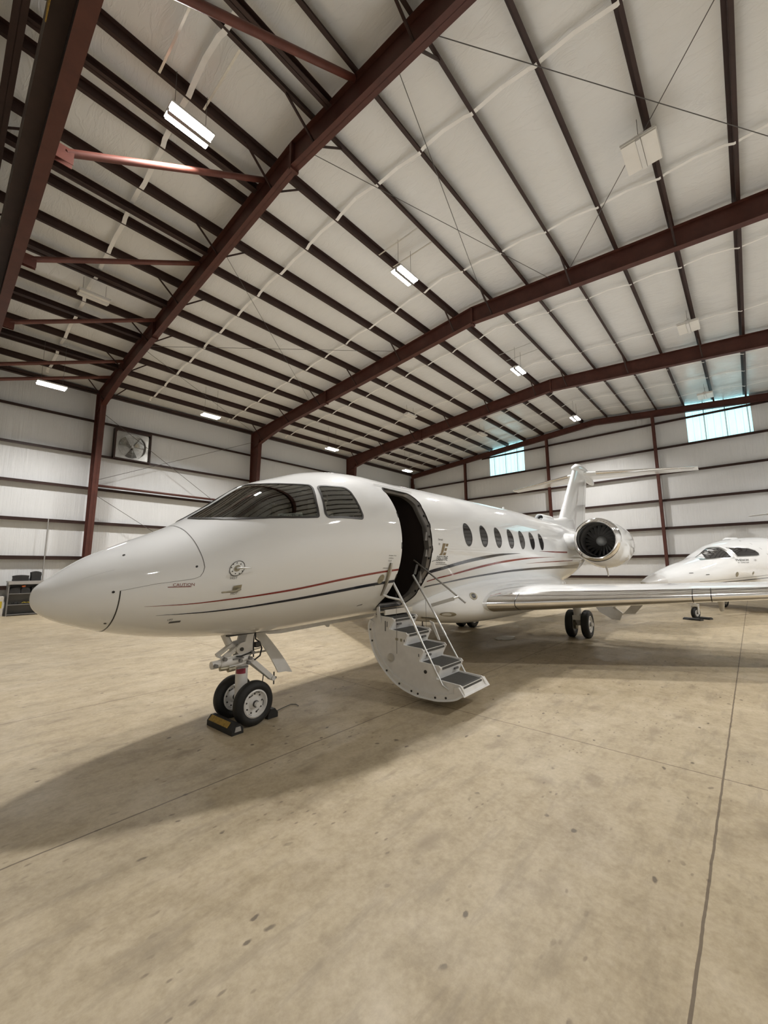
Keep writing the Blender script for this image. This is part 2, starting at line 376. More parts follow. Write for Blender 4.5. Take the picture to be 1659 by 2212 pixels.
for i, x in enumerate(FR[1:]):
    rafter(x, 'roof_rafter', ['red steel roof rafter nearest the camera, with pipe braces on its left side', 'red steel roof rafter second from the camera, passing over the cockpit', 'red steel roof rafter third from the camera, next to the window wall'][i])
def ibeam_y(b, x, y0, y1, zb, h, fl, t=.016):
    b.box((x-.008, y0, zb+t), (x+.008, y1, zb+h-t)); b.box((x-fl/2, y0, zb), (x+fl/2, y1, zb+t)); b.box((x-fl/2, y0, zb+h-t), (x+fl/2, y1, zb+h))
# front frame: rafter right overhead and deep door header below it
t = rafter(FR[0], 'roof_rafter', 'narrow dark roof rafter at the top left corner, over the door header', dep=.55, knee=.7, fl=.18, m='dred')
hd = empty('door_header_beam', (.60, YR, 8.20)); tag(hd, 'deep dark red door header beam at the left edge of the ceiling', 'roof beam')
b = B(); b.box((-.05, -14.6, 0), (.14, 14.6, .03)); b.build('bottom_flange', 'red', hd)
b = B(); b.box((.02, -14.6, .03), (.05, 14.6, 1.20)); b.build('web', 'dred', hd)
b = B(); b.box((-.12, -14.6, 1.20), (.16, 14.6, 1.23)); b.build('top_flange', 'dred', hd)
b = B(); b.box((-.26, -14.6, .30), (-.05, 14.6, .33)); b.box((-.26, -14.6, .33), (-.235, 14.6, .95)); b.build('door_track', 'dred', hd)
b = B(); b.box((-.275, -6.0, .18), (-.262, -.8, .46)); b.build('side_plate', 'ochre', hd)
# eave columns (tapered)
def column(x, name, label, y_out, sgn, ztop, m='red', d0=.34, d1=.92):
    t = empty(name, (x, y_out, 0)); tag(t, label, 'column', 'tapered eave columns')
    def yy(z): return -sgn*(d0 + (d1-d0)*z/ztop)
    b = B(); b.loft([[(-.007, 0, z), (.007, 0, z), (.007, yy(z), z), (-.007, yy(z), z)] for z in (0, ztop)]); b.build('web', m, t)
    b = B(); b.box((-.11, -.016 if sgn > 0 else 0, 0), (.11, 0 if sgn > 0 else .016, ztop)); b.build('outer_flange', m, t)
    b = B(); b.loft([[(-.11, yy(z), z), (.11, yy(z), z), (.11, yy(z)+sgn*.018, z), (-.11, yy(z)+sgn*.018, z)] for z in (0, ztop-.55)]); b.build('inner_flange', m, t)
    b = B(); b.box((-.14, yy(0)-.03 if sgn > 0 else 0, 0), (.14, 0 if sgn > 0 else yy(0)+.03, .02)); b.build('base_plate', m, t)
    return t
names = ['red tapered steel column behind the jet nose, left of the wall fan', 'red steel column rising behind the windshield, right of the wall fan', 'short visible red steel column behind the jet roof, third along the left wall']
for i, x in enumerate(FR[1:]): column(x, 'steel_column', names[i], 21.56, 1, zp(21.5)-.02)
column(27.72, 'steel_column', 'red corner column where the fan wall meets the window wall', 21.56, 1, zp(21.5)-.3, d0=.2, d1=.25)
# end wall frame
t = empty('rake_beam', (27.72, YR, 0)); tag(t, 'red steel rake beam along the top of the window wall', 'roof beam')
for s, nm in ((1, 'left_half'), (-1, 'right_half')):
    b = B(); ye = 14.9 if s > 0 else 14.9
    pts = [(0, zp(YR)-.004), (s*ye, zp(YR+s*ye)-.004)]
    for (x0, x1, dz0, dz1) in ((-.008, .008, -.34, 0), (-.10, .10, -.014, 0), (-.10, .10, -.36, -.345)):
        b.loft([[(x0, y, z+dz1), (x1, y, z+dz1), (x1, y, z+dz0), (x0, y, z+dz0)] for y, z in pts])
    b.build(nm, 'red', t)
for y, lb in ((16.15, 'slim red wall column left of the small left daylight panel'), (9.72, 'slim red wall column behind the tail fin, between the two daylight panels'), (3.54, 'slim red wall column behind the small jet nose, left of the larger daylight panel'), (-2.6, 'slim red wall column right of the larger daylight panel')):
    t = empty('wall_column', (27.68, y, 0)); tag(t, lb, 'column', 'window wall columns')
    zt1 = zp(y)-.37
    b = B(); b.box((-.10, -.007, 0), (.07, .007, zt1)); b.build('web', 'red', t)
    b = B(); b.box((-.115, -.075, 0), (-.10, .075, zt1)); b.build('inner_flange', 'red', t)
    b = B(); b.box((.07, -.075, 0), (.085, .075, zt1)); b.build('outer_flange', 'red', t)
# ------------------------------------------------------------------ purlins (Z section), eave struts, girts
def zsec(b, axis, c, lo, hi, depth=.20, fl=.075, t=.006, flip=1, rot=0.):
    # axis 'x': runs along x at y=c[0], z(bottom)=c[1]; section in y-z
    y, z = c
    def seg(p0, p1):
        if axis == 'x': b.box((lo, min(p0[0], p1[0]), min(p0[1], p1[1])), (hi, max(p0[0], p1[0]), max(p0[1], p1[1])))
    seg((y-t/2, z), (y+t/2, z+depth)); seg((y, z), (y+flip*fl, z+t)); seg((y, z+depth-t), (y-flip*fl, z+depth))
for side, lst in (('left', PURL), ('right', PURR)):
    for k, y in enumerate(lst):
        b = B(); f = -1 if side == 'left' else 1
        if k < 11:
            zsec(b, 'x', (y, zp(y)), XF, XE, flip=-f); o = b.build('roof_purlin', 'dred')
            tag(o, 'dark steel roof purlin, %s from the ridge on the %s slope' % (ORD[k], 'fan wall' if side == 'left' else 'right hand'), 'roof purlin', 'roof purlins')
        else:
            b.box((XF, y-.1, zp(y)-.02), (XE, y+.1, zp(y)+.0)); b.box((XF, y-.1, zp(y)-.02), (XE, y-.085, zp(y)+.14)); o = b.build('eave_strut', 'dred')
            tag(o, 'dark steel eave strut along the top of the %s' % ('fan wall' if side == 'left' else 'right hand wall'), 'roof purlin')
GZ = [1.03, 2.21, 3.76, 5.30, 6.85, 8.40]
lv = ['lowest', 'second lowest', 'third lowest', 'third highest', 'second highest', 'highest']
for k, z in enumerate(GZ):
    b = B(); y = YL-.01; b.box((XF, y-.20, z-.004), (XE, y, z+.004)); b.box((XF, y-.20, z-.085), (XE, y-.193, z+.03)); b.box((XF, y-.012, z), (XE, y, z+.07))
    tag(b.build('wall_girt', 'dred'), 'dark steel girt, %s of the horizontal rails on the fan wall' % lv[k], 'wall rail', 'fan wall girts')
GE = [1.03, 2.21, 3.77, 5.37, 6.92, 8.42, 9.93]
lv = ['lowest', 'second lowest', 'third lowest', 'middle', 'third highest', 'second highest', 'topmost']
for k, z in enumerate(GE):
    x = XE-.005; yl = YL-.25 if z < 9 else YR+(zp(YR)-.36-z)/SL - .1; yr = YRT if z < 9 else 2*YR-yl
    b = B(); b.box((x-.18, yr, z-.004), (x, yl, z+.004)); b.box((x-.18, yr, z-.09), (x-.173, yl, z+.04)); b.box((x-.012, yr, z), (x, yl, z+.07))
    tag(b.build('wall_girt', 'dred'), 'dark steel girt, %s of the horizontal rails on the window wall' % lv[k], 'wall rail', 'window wall girts')
# extra strut beams in the first bay, carrying the brace thrust
for k, (y, lb) in enumerate(((5.35, 'first, nearest the ridge'), (8.05, 'second from the ridge'), (10.62, 'third from the ridge'), (13.5, 'fourth from the ridge'), (15.85, 'fifth from the ridge'), (18.5, 'last, nearest the fan wall'))):
    b = B(); z = zp(y)-.17
    b.box((.2, y-.075, z), (4.45, y+.075, z+.014)); b.box((.2, y-.005, z), (4.45, y+.005, z+.17)); b.box((.2, y-.075, z+.156), (4.45, y+.075, z+.17))
    tag(b.build('strut_beam', 'dred'), 'dark strut beam under the purlins by the door header, ' + lb, 'roof beam', 'strut beams of the first bay')
for k, (y, xl, zl, lb) in enumerate(((4.67, .80, 8.42, 'at the very top of the picture'), (7.76, .78, 8.42, 'brightest, under the big lit lamp'), (11.2, .78, 8.42, 'third from the top'), (14.6, .78, 8.42, 'fourth from the top'), (18.0, .78, 8.42, 'fifth from the top'), (19.6, .78, 8.42, 'lowest, near the fan wall'))):
    t = empty('brace_pipe', (xl, y, zl)); tag(t, 'red steel brace pipe by the door header, ' + lb, 'brace', 'pipe braces of the first bay')
    e = Vector((4.46-xl, 0, zp(y)-.06-zl)); d = e.normalized()
    b = B(); b.tube([d*.12, e], .062, 14); b.build('pipe', 'pipe', t, smooth=.7)
    b = B(); b.box((-.06, -.055, -.13), (.2, -.045, .13)); b.box((-.06, .045, -.13), (.2, .055, .13)); b.build('end_bracket', 'pipe', t)
# flange braces: angle from rafter bottom flange up to the purlin
fr_n = ['door header', 'first', 'second', 'third']
for fi, x in enumerate(FR):
    for k in range(0, 11, 2):
        for sd, lst, sn in ((1, PURL, 'fan wall'), (-1, PURR, 'right hand')):
            if sd < 0 and k > 6: continue
            y = lst[k]; dd = .58 if fi else .5
            dyk = min(max((abs(y-YR)-11.3)/3.4, 0), 1)
            z0 = zp(y)-dd-(.36*dyk**1.4 if fi else 0)
            for dirx, dn in ((-1, 'near'), (1, 'far')):
                if fi == 0 and dirx < 0: continue
                if fi > 1 and dirx > 0 and k % 4: continue
                b = B(); p = Vector((x+dirx*.06, y+.05*sd, z0+.03)); q = Vector((x+dirx*.78, y+.01*sd, zp(y)+.05))
                b.beam(p, q, .045, .006); b.beam(p+Vector((0, -.022, 0)), q+Vector((0, -.022, 0)), .006, .045)
                tag(b.build('flange_brace', 'dred'), 'thin dark brace, %s side of %s rafter, %s purlin on %s slope' % (dn, fr_n[fi], ORD[k], sn), 'brace', 'flange braces')
# white insulation straps crossing under the purlins
for k, (x, lb) in enumerate(((2.56, 'between the door header and the first rafter'), (6.45, 'just beyond the first rafter'), (10.4, 'just before the second rafter'), (14.2, 'just beyond the second rafter'), (18.0, 'just before the third rafter'), (21.9, 'just beyond the third rafter'), (23.9, 'midway between the third rafter and the window wall'), (26.0, 'closest to the window wall'))):
    b = B(); pts = []
    srt = sorted(PURL[:11] + PURR[:11] + [20.9, -7.5])
    for a, c in zip(srt, srt[1:]):
        pts.append((x, a, zp(a)-.006)); 
        for tt in (.1, .5, .9): pts.append((x+.02*math.sin(a*3+tt), a+(c-a)*tt, zp(a+(c-a)*tt)+(.035 if tt != .5 else .085)))
    pts.append((x, srt[-1], zp(srt[-1])-.006))
    hw = (.048, .042, .036, .032, .03, .03, .03, .03)[k]; b.loft([[(p[0]-hw, p[1], p[2]-.002), (p[0]+hw, p[1], p[2]-.002), (p[0]+hw, p[1], p[2]+.002), (p[0]-hw, p[1], p[2]+.002)] for p in pts])
    tag(b.build('insulation_strap', 'strap'), 'white insulation strap crossing under the purlins, ' + lb, 'strap', 'insulation straps')
# roof and wall cross rods
def rod(pts, r, label, cat='cable', name='brace_rod', m='wire'):
    b = B(); b.tube(pts, r, 6); tag(b.build(name, m, smooth=.8), label, cat, 'cross bracing rods')
def rp(x, y, dz=-.02): return (x, y, zp(y)+dz)
rod([rp(4.75, 3.25, -.05), rp(12.2, -2.3, -.05)], .009, 'thin bracing rod on the right slope starting at the first rafter ridge')
rod([rp(5.2, -2.0, -.05), rp(12.25, 3.3, -.05)], .009, 'thin bracing rod on the right slope passing the square unlit lamp')
rod([rp(4.75, 3.9, -.05), rp(12.25, 6.1, -.05)], .008, 'thin bracing rod along the ridge from the first rafter past the lit lamp')
rod([rp(4.8, 6.5, -.05), rp(12.25, 3.9, -.05)], .008, 'thin bracing rod crossing above the second lit ridge lamp')
rod([rp(4.75, 10.3, -.05), rp(12.25, 16.0, -.05)], .008, 'thin bracing rod on the fan wall slope slanting from the first rafter middle')
rod([rp(4.75, 16.4, -.05), rp(12.25, 10.2, -.05)], .008, 'thin bracing rod on the fan wall slope slanting to the second rafter middle')
rod([rp(4.75, 16.6, -.05), rp(12.25, 21.3, -.05)], .008, 'thin bracing rod on the fan wall slope ending above the second column')
rod([(4.7, 21.30, 8.75), (12.2, 21.30, 3.9)], .011, 'wall bracing cable slanting down past the right side of the wall fan')
rod([(4.7, 21.30, 5.65), (12.2, 21.30, 9.1)], .011, 'wall bracing cable slanting up from the first column below the wall fan')
rod([(4.7, 21.30, 4.95), (12.2, 21.30, .4)], .011, 'wall bracing cable slanting down from the first column behind the jet nose')
b = B(); b.tube([(4.68, 21.42, 5.42), (12.2, 21.42, 5.42)], .055, 12); tag(b.build('wall_strut_pipe', 'red', smooth=.7), 'red horizontal pipe between the first and second wall columns under the fan', 'brace')
b = B(); b.tube([(3.19, 21.57, 3.80), (3.19, 21.57, .10)], .022, 10)
o = b.build('wall_conduit', 'conduit', smooth=.7); tag(o, 'thin grey vertical conduit on the wall above the tool shelf', 'pipe')
# ------------------------------------------------------------------ lamps
def lamp(loc, lit, label, L=.78, Wd=.36, group='lit ceiling lamps', rot=0., power=1.):
    t = empty('ceiling_lamp', loc, rot); tag(t, label, 'lamp', group)
    b = B(); b.box((-L/2, -Wd/2, .0), (L/2, Wd/2, .045)); b.box((-L/2+.05, -.06, .045), (L/2-.05, .06, .10)); b.build('housing', 'lampbox', t, bevel=.006)
    b = B(); b.box((-L/2+.01, -.040, -.062), (L/2-.01, .040, -.0005)); b.build('wiring_channel', 'cart' if lit else 'lampbox', t)  # grey rib added so the gap between lit diffusers reads dark
    for s in (-1, 1):
        b = B(); y0, y1 = sorted((s*.048, s*(Wd/2-.012))); b.box((-L/2+.02, y0, -.034), (L/2-.02, y1, -.0005)); b.build('diffuser', 'lamp' if lit else 'lampoff', t, bevel=.008)
    for s in (-1, 1):
        zt_ = zp(loc[1]) + .02 - loc[2]
        b = B(); b.tube([(s*L*.36, 0, .09), (s*L*.36, .0, max(zt_, .12))], .005, 6); b.build('hanger_cable', 'wire', t)
    if lit:
        for s in (-1, 1):
            y0, y1 = s*.048, s*(Wd/2-.012)
            ld = bpy.data.lights.new('lamp_beam', 'AREA'); ld.shape = 'RECTANGLE'; ld.size = L-.05; ld.size_y = abs(y1-y0)-.01; ld.energy = LAMP_W*power/2; ld.color = LAMP_COL; ld.spread = R(140)
            lo = bpy.data.objects.new('lamp_beam', ld); COL.objects.link(lo); lo.parent = t; lo.location = (0, (y0+y1)/2, -.036)
    return t
ZL = 10.02
lamp((2.54, 7.15, ZL), True, 'big lit lamp nearest the camera, at the top left under the ridge', .80, .38)
lamp((8.42, 6.66, ZL), True, 'lit ridge lamp between the first and second rafters', .80, .38)
lamp((16.2, 6.68, ZL), True, 'lit ridge lamp between the second and third rafters', .80, .38)
lamp((23.9, 6.70, ZL), True, 'lit ridge lamp nearest the window wall', .80, .38)
lamp((2.41, 18.35, 8.35), True, 'long lit lamp at the far left, above the fan wall', .86, .36, power=.72)
lamp((8.12, 18.0, 8.71), True, 'lit lamp over the wall fan, left of the second column', .80, .36, power=.72)
lamp((15.49, 18.0, 8.73), True, 'lit lamp near the fan wall between the second and third columns', .80, .36, power=.72)
lamp((22.68, 18.0, 8.66), True, 'small lit lamp in the far corner, over the fan wall end', .80, .36, power=.72)
G2 = 'unlit ceiling lamps'
lamp((2.60, 14.05, 9.86), False, 'unlit white lamp hanging at the left between the door header and the first rafter', .80, .36, G2)
lamp((16.9, 13.15, 9.92), False, 'unlit white lamp between the second and third rafters on the fan wall slope', .80, .36, G2)
lamp((22.6, 11.88, 9.95), False, 'unlit white lamp near the smaller daylight panel', .80, .36, G2)
lamp((8.92, .86, 10.0), False, 'square unlit white lamp on the right slope before the second rafter', .80, .62, G2)
lamp((17.2, .86, 10.02), False, 'unlit white lamp on the right slope between the second and third rafters', .80, .62, G2)
lamp((25.0, .92, 10.0), False, 'unlit white lamp on the right slope by the larger daylight panel', .80, .62, G2)
for i, x in enumerate((-3.6, 8.1, 15.5, 22.7)):  # unseen lamp row added to brighten the near side of the jet
    lamp((x, -4.9, 8.7), True, ['lit lamp of the right hand row behind the door header', 'lit lamp of the right hand row in the second bay', 'lit lamp of the right hand row in the third bay', 'lit lamp of the right hand row in the last bay'][i], .80, .36, power=.5 if i == 0 else 1.)
# perforated hanger bars above the ridge lamps
for i, (x0, y0, lb) in enumerate(((2.02, 6.95, 'left of the big lit lamp'), (2.86, 6.2, 'right of the big lit lamp'), (8.1, 6.2, 'on the near side of the second ridge lamp'), (8.75, 6.2, 'on the far side of the second ridge lamp'), (15.9, 6.2, 'on the near side of the third ridge lamp'), (16.6, 6.2, 'on the far side of the third ridge lamp'))):
    b = B(); b.box((x0-.02, 5.93, zp(5.93)-.03), (x0+.02, 7.37, zp(7.37)-.022))
    tag(b.build('slotted_strut', 'alum'), 'slotted metal strut between the ridge purlins ' + lb, 'strut', 'slotted lamp struts')
# ------------------------------------------------------------------ wall fan
t = empty('wall_fan', (6.04, 21.55, 7.52)); tag(t, 'square exhaust fan in a dark frame high on the left wall', 'fan')
b = B(); w, h = .71, .65
for (x0, x1, z0, z1) in ((-w-.07, -w, -h-.05, h+.1), (w, w+.07, -h-.05, h+.1), (-w, w, -h-.05, -h), (-w, w, h, h+.1)): b.box((x0, -.10, z0), (x1, .2, z1))
b.build('frame', 'dred', t)
b = B(); n = 48; rr = .585
outer = []
for k in range(n):
    a = 2*PI*k/n; c, s_ = math.cos(a), math.sin(a); m_ = min(w/abs(c) if abs(c) > 1e-6 else 9, h/abs(s_) if abs(s_) > 1e-6 else 9); outer.append((c*m_, 0, s_*m_))
inner = [(rr*math.cos(2*PI*k/n), 0, rr*math.sin(2*PI*k/n)) for k in range(n)]
deep = [(rr*math.cos(2*PI*k/n), .16, rr*math.sin(2*PI*k/n)) for k in range(n)]
b.loft([outer, inner, deep], True, False); b.build('orifice_panel', 'galv', t, smooth=.6)
b = B(); b.lathe([(.17, .60), (.18, .60), (.18, 0.0), (.17, 0.0)], n=48); b.build('shutter', 'galv', t)
for k in range(3):
    b = B(); a0 = R(28 + 120*k); rings = []
    for r_ in (.07, .2, .36, .55):
        wd = .22 + .5*r_; pts = []
        for q in (-.5, -.2, .1, .5):
            a = a0 + q*wd/r_*min(1, r_*2.2); pts.append((r_*math.cos(a), .08 - q*.10, r_*math.sin(a)))
        rings.append(pts)
    b.loft(rings, closed=False); b.build('blade', 'fanblade', t, smooth=1.0)
b = B(); b.lathe([(-.02, .0), (-.02, .055), (.12, .075), (.13, 0)], n=24); b.build('hub', 'galv', t, smooth=.7)
b = B()
for k in range(12):
    a = 2*PI*k/12; b.tube([(.05*math.cos(a), -.035, .05*math.sin(a)), (.61*math.cos(a), -.012, .61*math.sin(a))], .004, 5)
for r_ in (.2, .4, .6): b.tube([(r_*math.cos(2*PI*k/36), -.02, r_*math.sin(2*PI*k/36)) for k in range(37)], .004, 5)
b.build('wire_guard', 'conduit', t, smooth=.8)

# ================================================================== AIRFRAME SURFACE
S_ = np.array([-1.92, -1.8, -1.6, -1.3, -.9, -.5, -.1, .3, .7, 1.1, 1.6, 2.2, 3, 5, 7, 9, 10.5, 12.0, 13.5, 15.0, 16.4])
ZT = np.array([1.44, 1.604, 1.755, 1.906, 2.088, 2.345, 2.629, 2.781, 2.909, 2.98, 3.009, 3.005, 3.026, 3.06, 3.085, 3.05, 3.03, 3.00, 2.96, 2.91, 2.82])
ZB = np.array([1.44, 1.27, 1.182, 1.09, 1.011, .968, .944, .935, .944, .955, .966, .979, .997, 1.029, 1.039, 1.05, 1.16, 1.46, 1.88, 2.28, 2.56])
ZBK = None
def pchip(x, y, q):
    h = np.diff(x); d = np.diff(y)/h; m = np.zeros_like(y)
    for i in range(1, len(x)-1):
        if d[i-1]*d[i] > 0:
            w1 = 2*h[i]+h[i-1]; w2 = h[i]+2*h[i-1]; m[i] = (w1+w2)/(w1/d[i-1]+w2/d[i])
    m[0] = d[0]*1.5; m[-1] = d[-1]
    i = np.clip(np.searchsorted(x, q)-1, 0, len(x)-2); t = (q-x[i])/h[i]
    return (1+2*t)*(1-t)**2*y[i]+t*(1-t)**2*h[i]*m[i]+t*t*(3-2*t)*y[i+1]+t*t*(t-1)*h[i]*m[i+1]
UQ = -1.92 + np.linspace(0, 1, 3000)**2*18.32
TQ = pchip(np.sqrt(S_+1.92), ZT, np.sqrt(UQ+1.92)); BQ = pchip(np.sqrt(S_+1.92), ZB, np.sqrt(UQ+1.92))
tt = np.clip((2.0-UQ)/3.92, 0, 1); WQ = 1.06*np.power(np.clip(1-tt**2.1, 0, 1), .62)
WQ = WQ*np.interp(UQ, [-2, 8.6, 10.5, 12, 13.5, 15, 16.4], [1, 1, .95, .82, .62, .38, .17])
def sec(u): return float(np.interp(u, UQ, TQ)), float(np.interp(u, UQ, BQ)), float(np.interp(u, UQ, WQ))
def P0(u, th):
    t, bb, w = sec(u); zc = (t+bb)/2; h = (t-bb)/2
    return Vector((u, -w*math.cos(th), zc + h*math.sin(th)))     # local frame: x aft, y = -(left), z up
def P(u, th, off=0.):
    p = P0(u, th)
    if off:
        e = 2e-3
        du = P0(u+e, th)-P0(max(u-e, -1.9199), th); dt = P0(u, th+e)-P0(u, th-e)
        n = du.cross(dt)
        if n.length < 1e-12: return p + Vector((-off, 0, 0))
        n.normalize()
        zc = sum(sec(u)[:2])/2
        if n.dot(Vector((0, p.y, p.z-zc))) < 0: n = -n
        p = p + n*off
    return p
def th_of(u, z):
    t, bb, w = sec(u); return math.asin(max(-1, min(1, (z-(t+bb)/2)/((t-bb)/2))))
KD = .0185   # metres per degree, for even subdivision
def patch_bm(poly, off, mirror=False, step=(.05, 3.0), tri=None):
    """poly: list of (u, theta_deg) -> bmesh lying `off` outside the skin; tri: (verts, faces) instead of one polygon"""
    bm = bmesh.new()
    if tri: 
        vs = [bm.verts.new((a, c*KD, 0)) for a, c in tri[0]]
        for f in tri[1]:
            try: bm.faces.new([vs[i] for i in f])
            except ValueError: pass
    else: bm.faces.new([bm.verts.new((a, c*KD, 0)) for a, c in poly])
    co = [v.co for v in bm.verts]; 
    for ax, st in ((0, step[0]), (1, step[1]*KD)):
        lo = min(c[ax] for c in co); hi = max(c[ax] for c in co)
        k = math.floor(lo/st)+1
        while k*st < hi - 1e-6:
            pc = [0, 0, 0]; no = [0, 0, 0]; pc[ax] = k*st; no[ax] = 1
            bmesh.ops.bisect_plane(bm, geom=bm.verts[:]+bm.edges[:]+bm.faces[:], dist=1e-6, plane_co=pc, plane_no=no); k += 1
    for v in bm.verts:
        p = P(v.co.x, R(v.co.y/KD), off); 
        if mirror: p.y = -p.y
        v.co = p
    return bm
def patch(name, poly, m, parent, off=.003, mirror=False, step=(.05, 3.0), tri=None):
    b = B(); b.bm.free(); b.bm = patch_bm(poly, off, mirror, step, tri); o = b.build(name, m, parent, smooth=9)
    # make sure the faces look outwards
    me = o.data; s = 0
    for f in me.polygons: s += f.normal.dot(Vector((0, f.center.y, f.center.z-2.0))) * f.area
    if s < 0: me.flip_normals()
    return o
def rnd(poly, r, n=4):
    """round the corners of a (u, deg) polygon, radius in metres"""
    out = []; q = [Vector((a, c*KD)) for a, c in poly]; L = len(q)
    for i in range(L):
        p, a, c = q[i], q[i-1], q[(i+1) % L]; d0 = (a-p); d1 = (c-p)
        rr = min(r, d0.length*.45, d1.length*.45); s = p+d0.normalized()*rr; e = p+d1.normalized()*rr
        for k in range(n+1):
            t = k/n; x = s*(1-t)**2 + p*2*t*(1-t) + e*t*t; out.append((x.x, x.y/KD))
    return out
def inset(poly, d):
    q = [Vector((a, c*KD)) for a, c in poly]; L = len(q); out = []
    area = sum(q[i].x*q[(i+1) % L].y-q[(i+1) % L].x*q[i].y for i in range(L)); sg = 1 if area > 0 else -1
    for i in range(L):
        p, a, c = q[i], q[i-1], q[(i+1) % L]
        e = ((p-a).normalized() if (p-a).length > 1e-6 else Vector((0, 0)))+((c-p).normalized() if (c-p).length > 1e-6 else Vector((0, 0)))
        if e.length < 1e-6: out.append(poly[i]); continue
        e.normalize(); nn = Vector((-e.y, e.x))*sg; x = p+nn*d; out.append((x.x, x.y/KD))
    return out
def ringstrip(name, outer, inner, m, parent, off=.006, mirror=False, sub=6, off_in=None):
    b = B(); n = len(outer); A = []; I = []
    for i in range(n):
        for k in range(sub):
            t = k/sub; j = (i+1) % n
            A.append((outer[i][0]*(1-t)+outer[j][0]*t, outer[i][1]*(1-t)+outer[j][1]*t)); I.append((inner[i][0]*(1-t)+inner[j][0]*t, inner[i][1]*(1-t)+inner[j][1]*t))
    def mp(q, o): 
        p = P(q[0], R(q[1]), o); 
        if mirror: p.y = -p.y
        return p
    oi = off if off_in is None else off_in
    b.loft([[mp(q, off*.2) for q in A], [mp(q, off) for q in A], [mp(q, oi) for q in I], [mp(q, oi-.03) for q in I]], True, False)
    return b.build(name, m, parent, smooth=.7)
def ribbon(name, pts, m, parent, off=.0025, mirror=False):
    """pts: (u, z, half width) interpolated smoothly into a stripe on the skin"""
    a = np.array(pts); us = np.arange(a[0, 0], a[-1, 0]+1e-6, .05); us = np.append(us, a[-1, 0])
    zz = pchip(a[:, 0], a[:, 1], us); hh = np.interp(us, a[:, 0], a[:, 2])
    b = B(); rings = []
    for u, z, h in zip(us, zz, hh):
        row = []
        for k in (-1, 0, 1):
            p = P(float(u), th_of(float(u), float(z+k*h)), off)
            if mirror: p.y = -p.y
            row.append(p)
        rings.append(row)
    b.loft(rings, closed=False); return b.build(name, m, parent, smooth=9)
def text_tri(s, size, bold=0., shear=0., wide=1.):
    cu = bpy.data.curves.new('txt', 'FONT'); cu.body = s; cu.size = size; cu.offset = bold; cu.shear = shear; cu.resolution_u = 2; cu.fill_mode = 'FRONT'
    ob = bpy.data.objects.new('txt', cu); COL.objects.link(ob); bpy.context.view_layer.update()
    me = bpy.data.meshes.new_from_object(ob.evaluated_get(bpy.context.evaluated_depsgraph_get()))
    vs = [(v.co.x*wide, v.co.y) for v in me.vertices]; fs = [tuple(p.vertices) for p in me.polygons]
    bpy.data.objects.remove(ob); bpy.data.curves.remove(cu); bpy.data.meshes.remove(me)
    x0 = min(v[0] for v in vs); x1 = max(v[0] for v in vs)
    return [(v[0]-x0, v[1]) for v in vs], fs, x1-x0
def kdl(u, z):
    t0 = th_of(u, z); return max(.004, (P0(u, t0+.0175)-P0(u, t0)).length)
def decal_text(name, s, u, z, size, m, parent, off=.003, bold=0., shear=0., wide=1., center=False):
    vs, fs, wd = text_tri(s, size, bold, shear, wide); t0 = math.degrees(th_of(u, z)); du = -wd/2 if center else 0
    return patch(name, None, m, parent, off, False, (.3, 12), ([(u+du+x, math.degrees(th_of(u+du+x, z+y))) for x, y in vs], fs))
def decal_poly(name, pts, m, parent, off=.003):
    """pts in (u, z)"""
    return patch(name, [(u, math.degrees(th_of(u, z))) for u, z in pts], m, parent, off, False, (.1, 6))
def decal_disc(name, u, z, r, m, parent, off=.004, n=28, sz=1.):
    t0 = math.degrees(th_of(u, z)); return patch(name, [(u+r*math.cos(2*PI*k/n), t0+sz*r*math.sin(2*PI*k/n)/kdl(u, z)) for k in range(n)], m, parent, off, False, (.1, 6))
def decal_ring(name, u, z, r0, r1, m, parent, off=.005, n=28):
    t0 = math.degrees(th_of(u, z)); f = lambda r: [(u+r*math.cos(2*PI*k/n), t0+r*math.sin(2*PI*k/n)/kdl(u, z)) for k in range(n)]
    return ringstrip(name, f(r1), f(r0), m, parent, off, sub=1)
def seamline(name, pts, m, parent, w=.005, off=.0025):
    """thin panel gap along (u, deg) points"""
    q = [Vector((a, c*KD)) for a, c in pts]; fine = []
    for a, c in zip(q, q[1:]):
        n = max(1, int((c-a).length/.05)); fine += [a+(c-a)*k/n for k in range(n)]
    fine.append(q[-1]); b = B(); rows = []
    for i, p in enumerate(fine):
        d = (fine[min(i+1, len(fine)-1)]-fine[max(i-1, 0)]).normalized(); nn = Vector((-d.y, d.x))
        rows.append([P(x.x, R(x.y/KD), off) for x in (p-nn*w/2, p+nn*w/2)])
    b.loft(rows, closed=False); return b.build(name, m, parent, smooth=9)

# ================================================================== THE LARGE JET
JA = R(2.3)
jet = empty('business_jet', (2.485, 4.35, 0), JA)
tag(jet, 'large white business jet with open door and airstair, red and navy stripes', 'airplane')
# windows in (u, theta deg) on the left side
WS = [(-.755, 84.5), (-.749, 77.0), (-.726, 68.9), (-.677, 61.3), (-.593, 52.2), (-.496, 45.0), (-.389, 38.6), (-.277, 33.2), (-.149, 28.7), (-.007, 25.7), (.149, 23.7), (.31, 22.2), (.345, 34.6), (.415, 48.4), (.408, 52.6), (.321, 55.6), (.179, 60.1), (.049, 65.8), (-.055, 72.5), (-.10, 79.5), (-.117, 85.1)]
SW = [(.48, 49.6), (.578, 48.9), (.85, 44.6), (.89, 40.1), (.925, 18.8), (.905, 16.2), (.42, 20.6), (.392, 24.2)]
